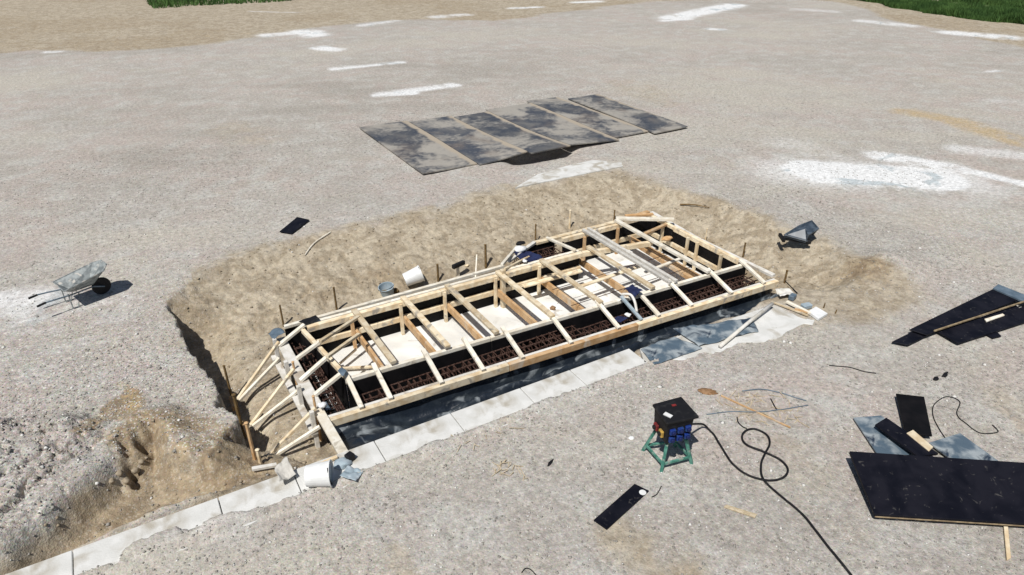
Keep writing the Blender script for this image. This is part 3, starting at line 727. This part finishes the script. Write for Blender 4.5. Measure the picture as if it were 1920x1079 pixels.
board([(1742,830),(1800,812),(1872,864),(1790,866)], .06, .02, 'grey blue board with a white smear behind the big black panel', 'film', 'board', 'grey_board')
board([(1593,846),(1640,964),(1960,984),(1990,872)], .16, .035, 'largest black panel at the right edge of the photo', 'plyb', 'board', 'black_board', zs=[.20,.10,.10,.20])
board([(1640,967),(1641,969),(1960,989),(1960,987)], .07, .015, 'thin plywood edge strip below the largest black panel', 'plye', 'batten', 'batten')
board([(1700,812),(1712,806),(1750,838),(1742,846)], .14, .02, 'short pale batten between the two upright black boards', 'wood', 'batten', 'batten')
board([(1882,985),(1890,984),(1896,1046),(1888,1050)], .03, .02, 'short tan stick poking out below the largest black panel', 'wood', 'stick', 'wood_stick')
board([(1357,950),(1362,946),(1420,964),(1416,970)], .03, .02, 'short pale plank lying beside the long cable', 'straw', 'plank', 'wood_plank')

# ---------------- power box on the green stand ----------------
c0 = (G(1240,885)+G(1205,845)+G(1297,870)+G(1266,838))/4
feet4 = [G(1240,885), G(1297,870), G(1266,838), G(1205,845)]
a1 = math.atan2((feet4[1]-feet4[0]).y, (feet4[1]-feet4[0]).x)
st = empty('green_stand', c0, 'green metal stand with splayed legs under the black socket box', 'stand')
ctr = Vector((c0.x, c0.y, 0)); TH = .33
tops = []
for f in feet4:
    t = ctr + (f-ctr)*.62; t.z = TH; tops.append(t)
    MB().beam(Vector((f.x,f.y,.0)), t, .034, .034).build('leg', M['green'], st)
for i in range(4):
    a = feet4[i].lerp(tops[i], .28); b = feet4[(i+1)%4].lerp(tops[(i+1)%4], .28)
    MB().beam(a, b, .022, .026, ext=.0).build('rung', M['green'], st)
MB().slab([t+Vector((0,0,.03)) for t in tops], .03).build('stand_top', M['green'], st)
zb = TH+.03
bx = empty('power_box', (ctr.x, ctr.y, zb), 'black power distribution box with blue and yellow sockets on the green stand', 'power box')
u = Vector((math.cos(a1), math.sin(a1), 0)); v = Vector((-u.y, u.x, 0))
BW = .165; BD = .15; BH = .30
def bp(i, j, k): return ctr + u*i*BW + v*j*BD + Vector((0,0,zb+k))
m = MB(); m.add([bp(-.9,-.9,0), bp(.9,-.9,0), bp(.9,.9,0), bp(-.9,.9,0), bp(-1,-1,BH), bp(1,-1,BH), bp(1,1,BH), bp(-1,1,BH)],
      [(3,2,1,0),(4,5,6,7),(0,1,5,4),(1,2,6,5),(2,3,7,6),(3,0,4,7)])
m.build('housing', M['dark'], bx, bevel=.01)
lid = MB().slab([bp(-1.2,-1.2,BH+.05), bp(1.25,-1.15,BH+.03), bp(1.15,1.2,BH+.05), bp(-1.1,1.15,BH+.04)], .035).build('lid', M['dark'], bx, bevel=.01)
MB().box(bp(-.75,-.45,BH+.052), (.05,.09,.012), a1+.5).build('sticker', M['white'], lid)
MB().box(bp(.15,.4,BH+.052), (.05,.03,.008), a1).build('sticker', M['red'], lid)
for r_ in range(2):
    for c_ in range(3):
        p = bp(-.58+.58*c_, -.97, .075+.105*r_)
        sk_ = MB().box(p - v*.012, (.070,.036,.072), a1).build('blue_socket', M['blue'], bx, bevel=.008)
        MB().lathe([(.026,0),(.026,.014),(.020,.02)], p - v*.030, axis=-v, n=14).build('socket_cover', M['blued'], sk_)
for k_, mt in ((0,'yellow'),(1,'red')):
    p = bp(-.97, -.35+.75*k_, .10)
    sk_ = MB().box(p - u*.010, (.036,.075,.085), a1).build('side_socket', M[mt], bx, bevel=.008)
    MB().lathe([(.026,0),(.026,.016),(.020,.022)], p - u*.026, axis=-u, n=14).build('socket_cover', M['dark'], sk_)
# ---------------- cables ----------------
def spline(pts, n=8):
    P = [Vector(p) for p in pts]; P = [P[0]*2-P[1]] + P + [P[-1]*2-P[-2]]; out = []
    for i in range(1, len(P)-2):
        for k in range(n):
            t = k/n; a, b, c, d = P[i-1:i+3]
            out.append(.5*((2*b)+(c-a)*t+(2*a-5*b+4*c-d)*t*t+(3*b-3*c+d-a)*t**3))
    return out + [P[-2]]
def cable(pts, r, label, mt='dark', zz=.02, name='cable', cat='cable', start=None):
    q = [G(*p, zz) for p in pts]
    if start is not None: q[0] = start
    q = spline(q)
    for i, p in enumerate(q):
        gz = max(zat(p.x, p.y), -.05) + r + .004
        if start is not None and i < 14: p.z = gz + (start.z-gz)*(1-i/14)**2
        else: p.z = max(zat(p.x, p.y), -.05) + r + .004
    tag(MB().tube(q, r, 7).build(name, M[mt], smooth=True), label, cat)
st0 = bp(.95, .2, .10)
cable([(1295,806),(1315,806),(1335,812),(1352,838),(1375,872),(1405,892),(1440,901),(1468,896),(1477,880),(1462,862),(1432,848),(1400,835),(1391,820),(1400,808),(1418,806),(1438,817),(1443,833),(1434,852),(1427,872),(1432,900),(1470,935),(1505,965),(1545,1015),(1580,1058),(1610,1095)],
      .0125, 'thick black cable looping from the power box to the bottom edge', start=st0)
cable([(1779,830),(1762,805),(1750,780),(1752,758),(1775,743),(1800,752),(1795,775),(1815,795),(1840,810),(1872,808),(1862,795)], .006, 'thin wire in a loose hook right of the upright black board')
cable([(1392,733),(1430,730),(1460,736),(1490,745),(1512,752)], .007, 'thin grey cord in a flat arc beyond the straw', 'bluegrey')
cable([(1325,777),(1370,772),(1420,773),(1465,768),(1515,760)], .006, 'thin cord nearly straight through the straw', 'bluegrey')
cable([(1445,748),(1450,758),(1456,768)], .007, 'very short dark cord end above the straw')
cable([(1382,783),(1384,792),(1392,800),(1400,804)], .007, 'short dark cord curl right above the cable loop')
cable([(1555,685),(1590,688),(1620,696),(1643,700)], .006, 'thin wire lying on the gravel between slab and black boards')
cable([(1240,912),(1232,926),(1222,932)], .005, 'tiny bent wire beside the black board with the disc')
cable([(1005,1078),(995,1068),(985,1066),(978,1074)], .005, 'tiny wire hook at the bottom edge of the photo')
# ---------------- small debris ----------------
def lump(name, p, r, mt, label, cat, sq=.6, seed=0, group=None, stretch=(1,1), rz=0):
    bmh = bmesh.new(); bmesh.ops.create_icosphere(bmh, subdivisions=3, radius=1)
    R = Matrix.Rotation(rz, 3, 'Z'); m = MB(); vs = []
    for vv in bmh.verts:
        d = vv.co; k = 1+.9*f1(d.x*1.3+seed*3+d.z, d.y*1.3+d.z*.7, 1.2, 4)
        q = R @ Vector((d.x*r*k*stretch[0], d.y*r*k*stretch[1], d.z*r*k*sq))
        vs.append(Vector(p) + q + Vector((0,0,r*sq*.6)))
    m.add(vs, [tuple(x.index for x in f.verts) for f in bmh.faces]); bmh.free()
    o = m.build(name, M[mt], smooth=True); return tag(o, label, cat, group)
lump('brown_rag', G(1326,736), .085, 'brownc', 'flat brown rag ring on the gravel behind the power box', 'rag', .25, 1, stretch=(1.5,.8), rz=-.6)
lump('paper_scrap', G(1184,823), .035, 'white', 'small white scrap left of the green stand', 'scrap', .4, 2)
lump('dark_offcut', G(1032,869), .03, 'dark', 'small dark sliver on the gravel before the kerb', 'offcut', .35, 3, stretch=(2.2,.6), rz=.5)
lump('dark_clump', G(1755,711), .04, 'dark', 'small dark clump above the upright black board, left one of a pair', 'offcut', .4, 4, stretch=(1.4,.8))
lump('dark_clump', G(1772,704), .05, 'dark', 'small dark clump above the upright black board, right one of a pair', 'offcut', .3, 5, stretch=(1.7,.5), rz=.2)
def sticks(region, n, ln, mt, label, name, cat):
    m = MB()
    for _ in range(n):
        a, b = random.random(), random.random(); c = quad(region, .012)(a, b); t = random.uniform(0, math.pi); L = ln*random.uniform(.3, 1)
        d = Vector((math.cos(t), math.sin(t), random.uniform(-.05,.15)))*L/2
        m.beam(c-d, c+d+Vector((0,0,.01)), .007, .005)
    tag(m.build(name, M[mt]), label, cat, kind='stuff')
sticks([(930,862),(975,872),(990,905),(925,890)], 22, .16, 'straw', 'pale wood shavings scattered on the gravel before the kerb', 'wood_shavings', 'shavings')
sticks([(1330,735),(1480,745),(1520,800),(1380,790)], 45, .22, 'straw', 'straw coloured splinters scattered behind the cable loops', 'wood_splinters', 'splinters')
sticks([(840,820),(900,805),(1000,800),(860,850)], 14, .12, 'straw', 'few pale splinters along the near edge of the kerb', 'wood_splinters', 'splinters')
tag(MB().beam(G(1352,742,.02), G(1482,802,.02), .018, .014).build('wood_stick', M['woodo']), 'long thin orange stick running through the straw splinters', 'stick')
tag(MB().tube(spline([GT(572,480)+Vector((0,0,.02)), GT(590,458)+Vector((0,0,.03)), GT(620,437)+Vector((0,0,.02))],4), .010, 6).build('pale_lath', M['woodw']), 'thin pale lath lying down the far slope of the pit', 'lath')
tag(MB().tube(spline([GT(1275,386)+Vector((0,0,.03)), GT(1300,388)+Vector((0,0,.05)), GT(1330,392)+Vector((0,0,.03))],4), .018, 6, .008).build('dead_branch', M['woodd']), 'crooked dark dead branch on the sand beyond the right corner', 'branch')
tag(MB().beam(GT(474,886)+Vector((0,0,.05)), GT(520,879)+Vector((0,0,.06)), .05, .03).build('wood_plank', M['whiteb']), 'short white plank beside the kerb below the nearest braces', 'plank')
tag(MB().beam(G(598,872,.04), G(632,857,.04), .04, .025).build('wood_offcut', M['wood']), 'small wooden offcut between the kerb bucket and the black block', 'offcut')

# buckets
def bucket(p, axis, r, h, label, mt='white', inner='white', handle=True, group=None):
    ax = Vector(axis).normalized(); t = empty('bucket', p, label, 'bucket', group)
    body = MB().lathe([(r*.82,0),(r*.9,h*.5),(r,h),(r*1.06,h*.985),(r*1.06,h*1.02),(r*.96,h*1.02),(r*.80,.02)], p, axis=ax, n=28, cap=(True, True)).build('bucket_body', M[mt], t, smooth=False)
    if handle:
        q = Vector((0,0,1)).rotation_difference(ax); pts = [Vector(p) + q @ Vector((r*1.08*math.cos(a), -abs(math.sin(a))*r*.75, h*.97+.01*math.sin(a))) for a in np.linspace(0, math.pi, 13)]
        MB().tube(pts, .006, 5).build('handle', M['dark'], t)
    return t
p = GT(762,538); bucket(p+Vector((-.02,.0,.14)), (.9,-.15,.25), .15, .32, 'white bucket lying on its side on the far slope')
p = GT(727,552); bucket(p+Vector((0,0,.0)), (-.15,-.1,1), .135, .17, 'open blue grey tub on the far slope left of the white bucket', 'greyp')
lump('brown_clump', GT(742,548), .055, 'woodd', 'brown clump right beside the blue grey tub', 'clump', .8, 8)
p = G(575,893,.13); bucket(p, (.95,-.42,.05), .14, .26, 'white bucket lying on the kerb with its grey mouth to the right', 'white')
MB().lathe([(.118,0),(.118,.012)], p + Vector((.95,-.42,.05)).normalized()*.235, axis=(.95,-.42,.05), n=24).build('bucket_lid', M['greyp'], [o for o in S.objects if o.name.startswith('bucket') and o.get('label','').startswith('white bucket lying on the kerb')][0])  # grey disc added across the mouth, standing for the bucket's opening
lump('rust_clump', G(607,911), .05, 'rust', 'rusty orange clump at the mouth of the kerb bucket', 'clump', .6, 12)
lump('grey_sack', G(643,874), .085, 'greyp', 'small grey sack against the black block on the kerb', 'sack', .6, 13, stretch=(1.1,.9))
tag(MB().box(G(656,858,.05), (.09,.09,.10), .4).build('black_block', M['dark'], bevel=.008), 'small black block on the kerb behind the grey sack', 'block')
draped('crumpled_bag', [(636,900),(652,876),(680,884),(668,905)], .03, 'crumpled pale blue grey bag right of the kerb bucket', 'bag', M['greyp'], .10, 20, 14, .06)
draped('crumpled_cloth', [(512,880),(540,866),(556,892),(525,912)], .05, 'crumpled grey cloth on the kerb below the nearest braces', 'cloth', M['woodg'], .12, 22, 16, .08)
# cloths and bags on the formwork
draped('black_cloth', [(560,606),(592,592),(600,601),(570,611)], .09, 'black cloth folded over the far left corner of the formwork', 'cloth', M['dark'], .03, 14, 10, .03)
draped('grey_cloth', [(503,628),(522,616),(536,628),(515,640)], -.02, 'grey cloth hanging on the left outer board corner', 'cloth', M['bluegrey'], .10, 14, 12, .05)
draped('navy_sheet', [(962,482),(975,470),(1022,487),(1000,499)], -.02, 'navy tarpaulin bundled beside the tall corner post', 'tarpaulin', M['navy'], .12, 20, 14, .05)
lump('white_sack', G(974,470,.02), .11, 'white', 'white sack on top of the navy tarpaulin', 'sack', .5, 15, stretch=(1.2,.8))
lump('black_bag', G(976,458,.05), .07, 'dark', 'small black bag at the top of the white sack', 'bag', .5, 16, stretch=(1.5,.7))
lump('glove', G(984,491,.10), .045, 'white', 'small white work glove on the beam below the navy tarpaulin', 'glove', .5, 17)
draped('navy_jacket', [(1168,548),(1185,536),(1206,552),(1190,561)], .13, 'navy jacket thrown over the inner front beam', 'jacket', M['navy'], .13, 18, 14, .06)
draped('navy_cloth', [(1148,602),(1158,594),(1178,598),(1165,606)], -.06, 'small navy cloth on the outer long beam near a crosspiece', 'cloth', M['navy'], .06, 14, 10, .03)
tag(MB().beam(G(1164,556,.14), G(1203,600,-.08), .05, .03).build('grey_plank', M['greyp']), 'grey plank slanting over the front channel below the navy jacket', 'plank')
tag(MB().tube(spline([G(1166,552,.16), G(1182,553,.18), G(1190,566,.12), G(1194,585,.0)],5), .022, 7).build('white_hose', M['whiteb'], smooth=True), 'short white bent hose between the navy jacket and the grey plank', 'hose')
lump('white_glove', G(1177,592,-.05), .05, 'white', 'white work glove on the long beam beside the small navy cloth', 'glove', .4, 19)
lump('pink_cloth', G(1037,580,.10), .045, 'brownc', 'small pinkish cloth at the end of a spreader above the inner beam', 'cloth', .7, 20)
draped('blue_cloth', [(592,768),(612,756),(622,770),(604,780)], -.18, 'blue cloth hanging in the near left corner of the front channel', 'cloth', M['bluegrey'], .06, 12, 10, .03)
lump('white_rag', G(604,762,-.02), .05, 'white', 'white rag in the near left corner of the formwork', 'rag', .6, 22)
draped('grey_clamp_cloth', [(632,697),(640,690),(650,698),(643,708)], .16, 'small grey cloth at the end of the nearest white crosspiece', 'cloth', M['bluegrey'], .05, 10, 10, .02)
ml = empty('mallet', GT(859,520), 'mallet standing on its pale handle behind the far beam', 'mallet')
hp = GT(859,520); MB().beam(hp, hp+Vector((0,0,.24)), .045, .045).build('handle', M['woodw'], ml)
MB().beam(hp+Vector((-.13,-.06,.27)), hp+Vector((.15,.02,.27)), .07, .08).build('head', M['dark'], ml, bevel=.01)
lump('orange_stone', GT(876,499), .04, 'wood', 'small tan wood chip right of the mallet', 'chip', .5, 24)
lump('brick_rubble', G(1250,450,-.15), .09, 'woodo', 'orange brown wood block heap at the far end of the pit', 'block', .5, 25, stretch=(1.5,.7))

# debris on the right end of the slab
tag(MB().box(G(1486,557,.05), (.13,.09,.08), .3).build('grey_block', M['bluegrey'], bevel=.01), 'dark grey block on the debris at the slab end, the left of two', 'block')
tag(MB().box(G(1512,574,.04), (.16,.10,.07), -.2).build('grey_block', M['greyp'], bevel=.01), 'dull grey block on the debris at the slab end, the right of two', 'block')
tag(MB().beam(G(1475,566,.05), G(1520,588,.04), .05, .03).build('white_batten', M['woodw']), 'white batten slanting through the debris between slab and grey blocks', 'batten')
tag(MB().slab([G(*q, .05) for q in ((1515,584),(1530,575),(1552,588),(1535,598))], .04).build('white_board', M['white']), 'white board piece at the right tip of the debris', 'board')
tag(MB().beam(G(1452,568,.03), G(1515,592,.03), .03, .02).build('wood_lath', M['wood']), 'yellow lath in the debris nearest to the slab', 'lath')
tag(MB().beam(G(1490,580,.045), G(1515,586,.045), .05, .02).build('wood_offcut', M['woodo']), 'orange offcut in the debris at the slab end', 'offcut')
tag(MB().beam(G(1472,527,.02), G(1495,550,.02), .012, .012).build('iron_bar', M['dark']), 'thin dark bar on the ground behind the slab debris', 'bar')
tag(MB().tube([G(1544,578,.0), G(1547,569,.09)], .012, 5, .009).build('twig', M['woodd']), 'left short dark twig sticking up at the tip of the debris', 'twig')
tag(MB().tube([G(1566,588,.0), G(1569,581,.07)], .012, 5, .009).build('twig', M['woodd']), 'right short dark twig sticking up past the debris', 'twig')
draped('cement_bag', [(1452,548),(1478,543),(1492,556),(1462,562)], .03, 'crumpled white cement bag at the front right corner of the formwork', 'bag', M['whiteb'], .08, 18, 12, .06)

# ---------------- wheelbarrows ----------------
def barrow(p, rz, sc, label, mt, tilt=None, group=None):
    t = bpy.data.objects.new('wheelbarrow', None); S.collection.objects.link(t); t['_o'] = (0,0,0)
    tag(t, label, 'wheelbarrow', group); t.empty_display_size = .1
    R = [(-.42,-.33),(.46,-.31),(.60,-.15),(.60,.15),(.46,.31),(-.42,.33)]
    zt = .62; B = [(-.22,-.09),(.20,-.08),(.25,-.05),(.25,.05),(.20,.08),(-.22,.09)]
    ze = [.52,.68,.74,.74,.68,.52]
    n = 6; m = MB()
    rim = [Vector((x,y,z)) for (x,y),z in zip(R,ze)]; bot = [Vector((x,y,.33)) for x,y in B]
    rin = [Vector((v.x*.97, v.y*.97, v.z)) for v in rim]; bin_ = [Vector((v.x*.96, v.y*.96, .345)) for v in bot]
    vs = rim+bot+rin+bin_; fs = [tuple(reversed(range(6,12))), tuple(range(18,24))]
    for i in range(6):
        j = (i+1)%6; fs += [(i,6+i,6+j,j), (12+i,12+j,18+j,18+i), (i,j,12+j,12+i)]
    m.add(vs, fs); tr = m.build('tray', mt, t)
    MB().tube(rim+[rim[0]], .014, 6).build('rim', mt, tr)
    for s in (-1, 1):
        MB().tube([(.44,s*.07,.20),(.2,s*.14,.32),(-.25,s*.20,.33),(-.55,s*.24,.36),(-.80,s*.26,.38)], .017, 7).build('handle_bar', M['bluegrey'], t)
        MB().tube([(-.80,s*.26,.38),(-.98,s*.265,.36)], .026, 8).build('grip', M['dark'], t)
        MB().tube([(-.12,s*.17,.32),(-.22,s*.22,.02),(-.34,s*.22,.02),(-.34,s*.21,.38)], .014, 6).build('leg', M['galv'], t)
    wh = MB().lathe([(.10,-.035),(.19,-.04),(.205,-.015),(.205,.015),(.19,.04),(.10,.035)], (.40,0,.205), axis=(0,1,0), n=24).build('wheel', M['dark'], t)
    MB().lathe([(.10,-.03),(.10,.03)], (.40,0,.205), axis=(0,1,0), n=16).build('hub', M['galv'], wh)
    q = Matrix.Translation(Vector(p)) @ Matrix.Rotation(rz, 4, 'Z') @ (tilt if tilt else Matrix()) @ Matrix.Scale(sc, 4)
    t.matrix_basis = q
    return t
ha = G(68,552,.36); fr = G(192,508,.40)
hd = math.atan2(fr.y-ha.y, fr.x-ha.x)
mid = G(150,532,.30)
barrow((mid.x, mid.y, 0), hd+.04, .70, 'galvanised wheelbarrow standing left of the pit, its shadow to the right', M['galv'])
# an overturned tray, bottom up
def tray2():
    t = empty('barrow_tray', G(1492,452), 'overturned dark blue grey barrow tray beyond the right corner of the pit', 'barrow tray')
    top = [G(1472,441,.12), G(1500,424,.26), G(1522,415,.30), G(1534,429,.27), G(1515,440,.22), G(1512,452,.08)]
    top2 = [G(1484,444,.16), G(1502,430,.28), G(1518,421,.32), G(1524,430,.30), G(1508,440,.25)]
    m = MB(); n = len(top)
    bot = [G(1463,447,.0), G(1492,430,.0), G(1528,424,.0), G(1530,440,.02), G(1517,448,.0), G(1520,458,.0)]
    vs = top + [p - Vector((0,0,.05)) for p in top]
    c = sum(top, Vector())/n + Vector((0,0,.05)); ci = len(vs); vs.append(c); c2 = c - Vector((0,0,.06)); vs.append(c2)
    fs = []
    for i in range(n):
        j = (i+1) % n; fs += [(i, j, ci), (n+j, n+i, ci+1), (i, n+i, n+j, j)]
    m.add(vs, fs); m.build('tray', M['slate'], t, bevel=.006)
    MB().tube(top+[top[0]], .022, 6).build('rim', M['slate'], t)
    MB().beam(G(1465,446,.04), G(1521,455,.04), .05, .07).build('skid', M['dark'], t, bevel=.008)
    MB().beam(G(1462,440,.05), G(1470,452,.05), .05, .06).build('grip', M['dark'], t)
    for a, b in ((top[0], G(1470,450,.0)), (top[5], G(1516,455,.0)), (top[3], G(1524,440,.0)), (top[1], G(1500,436,.0))):
        MB().tube([a, b], .018, 6).build('support', M['slate'], t)
tray2()

# ---------------- pebbles, clods, grass ----------------
def scatter(name, n, region, rmin, rmax, mt, label, cat, keep=None, flat=.6, bias=2.5):
    oct_v = np.array([(1,0,0),(0,1,0),(-1,0,0),(0,-1,0),(0,0,1),(0,0,-1)], float)
    oct_f = np.array([(0,1,4),(1,2,4),(2,3,4),(3,0,4),(1,0,5),(2,1,5),(3,2,5),(0,3,5)])
    x = rng.uniform(region[0], region[1], n); y = rng.uniform(region[2], region[3], n)
    if keep is not None:
        k = keep(x, y) > rng.random(n); x = x[k]; y = y[k]
    n = len(x); z = height(x, y)
    r = rmin + (rmax-rmin)*rng.random(n)**bias
    V = oct_v[None]*(1+.5*(rng.random((n,6,1))-.5)); V = V + .25*(rng.random((n,6,3))-.5)
    V = V*r[:,None,None]; V[:,:,2] *= flat
    a = rng.uniform(0, 6.28, n); c, s = np.cos(a)[:,None], np.sin(a)[:,None]
    vx = V[:,:,0]*c - V[:,:,1]*s; vy = V[:,:,0]*s + V[:,:,1]*c
    co = np.stack([vx + x[:,None], vy + y[:,None], V[:,:,2] + (z + r*flat*.25)[:,None]], -1).reshape(-1, 3)
    F = (oct_f[None] + (np.arange(n)*6)[:,None,None]).reshape(-1, 3)
    me = bpy.data.meshes.new(name); me.vertices.add(len(co)); me.vertices.foreach_set('co', co.ravel().astype(np.float32))
    me.loops.add(F.size); me.loops.foreach_set('vertex_index', F.ravel().astype(np.int32)); me.polygons.add(len(F))
    me.polygons.foreach_set('loop_start', np.arange(0, F.size, 3, dtype=np.int32)); me.polygons.foreach_set('loop_total', np.full(len(F), 3, np.int32)); me.update()
    me.materials.append(M[mt]); o = bpy.data.objects.new(name, me); S.collection.objects.link(o)
    return tag(o, label, cat, kind='stuff')
def keep_out(x, y):
    f = ((x > 1.2) & (x < 9.25) & (y > 5.75) & (y < 9.95)) | ((x > 5.9) & (x < 14.3) & (y > 14) & (y < 18.9)) | ((x > -2.3) & (x < 5.6) & (y > 5.82) & (y < 6.2))
    s = masks(x, y, 0*x)[:, 0]
    return np.where(f, 0, 1 - .8*s)*np.clip(.9 + 2*fbm(x, y, .9, 3), .1, 1)
scatter('gravel', 60000, (-4, 13, .8, 10), .005, .019, 'stone', 'loose grey and white gravel strewn over the site', 'gravel', keep_out)
scatter('far_gravel', 22000, (-4, 20, 8, 20), .008, .022, 'stone', 'loose gravel beyond the pit and around the plates', 'gravel', keep_out)
scatter('coarse_stones', 4500, (-4, 1.3, 6, 10), .010, .036, 'stone', 'coarse pale stones by the trench left of the pit', 'gravel', lambda x, y: clods(x, y)*.9 + .04)
scatter('white_stones', 900, (-3.5, 13, 1, 13), .012, .040, 'wstone', 'scattered larger white stones and scraps on the gravel', 'stones', keep_out, bias=3)
scatter('earth_clods', 5000, (-2, 10.8, 6.1, 12.4), .008, .034, 'clod', 'brown clods of earth in the trench and on the pit slopes', 'soil', lambda x, y: np.where((x > 1.2) & (x < 9.25) & (y < 9.95), 0, masks(x, y, 0*x)[:, 0]*.9), bias=3.5)
m = [(245,870,.11),(225,890,.07),(255,885,.08),(210,905,.06),(238,905,.07),(265,868,.06)]
for i, (a, b, r) in enumerate(m):
    pp = GT(a, b); lump('earth_clod', pp, r*.55, 'clod', ['largest dark earth clod in the brown trench', 'flat earth clod left of the largest clod', 'earth clod just below the largest clod','small earth clod at the left of the clod heap','lowest earth clod of the clod heap','earth clod at the right end of the clod heap'][i], 'clod', .9, 30+i, 'earth clods in the trench')

def grass(poly, n, hmin, hmax, label):
    a = np.array(poly); x = rng.uniform(a[:,0].min(), a[:,0].max(), n*2); y = rng.uniform(a[:,1].min(), a[:,1].max(), n*2)
    k = sdf(poly, x, y) + fbm(x, y, .6, 4)*2.2 > 0; x = x[k][:n]; y = y[k][:n]; n = len(x); z = height(x, y)
    h = rng.uniform(hmin, hmax, n)*np.clip(1+1.6*fbm(x, y, .5, 3), .3, 1.8); t = rng.uniform(0, 6.28, n); w = rng.uniform(.02, .05, n); ln = rng.uniform(.2, .7, n)*h; la = rng.uniform(0, 6.28, n)
    p0 = np.stack([x-w*np.cos(t), y-w*np.sin(t), z-.02], -1); p1 = np.stack([x+w*np.cos(t), y+w*np.sin(t), z-.02], -1)
    p2 = np.stack([x+ln*np.cos(la), y+ln*np.sin(la), z+h], -1)
    co = np.stack([p0,p1,p2], 1).reshape(-1,3); F = np.arange(n*3)
    me = bpy.data.meshes.new('grass'); me.vertices.add(len(co)); me.vertices.foreach_set('co', co.ravel().astype(np.float32))
    me.loops.add(n*3); me.loops.foreach_set('vertex_index', F.astype(np.int32)); me.polygons.add(n); me.polygons.foreach_set('loop_start', np.arange(0,n*3,3,dtype=np.int32)); me.polygons.foreach_set('loop_total', np.full(n,3,np.int32)); me.update()
    me.materials.append(M['grass']); o = bpy.data.objects.new('grass', me); S.collection.objects.link(o); tag(o, label, 'grass', kind='stuff')
grass(gp((272,2),(285,16),(350,12),(430,8),(520,4),(640,-4),(600,-60),(250,-60)), 36000, .15, .55, 'dark green grass patch at the top left edge of the photo')
grass(gp((1575,-2),(1660,10),(1740,24),(1800,34),(1860,40),(1930,50),(1960,40),(1900,22),(1800,12),(1700,0),(1680,-8)), 45000, .12, .45, 'long dark green grass verge at the top right')
grass(gp((1740,-4),(1800,8),(1860,14),(1960,24),(2000,-20),(1760,-40)), 45000, .12, .45, 'grass behind the track at the top right corner')

# ---------------- plan units to metres ----------------
for o in S.objects:
    if '_o' in o: del o['_o']
    if o.parent is None and o.type in ('MESH', 'EMPTY'):
        o.matrix_basis = Matrix.Scale(K, 4) @ o.matrix_basis
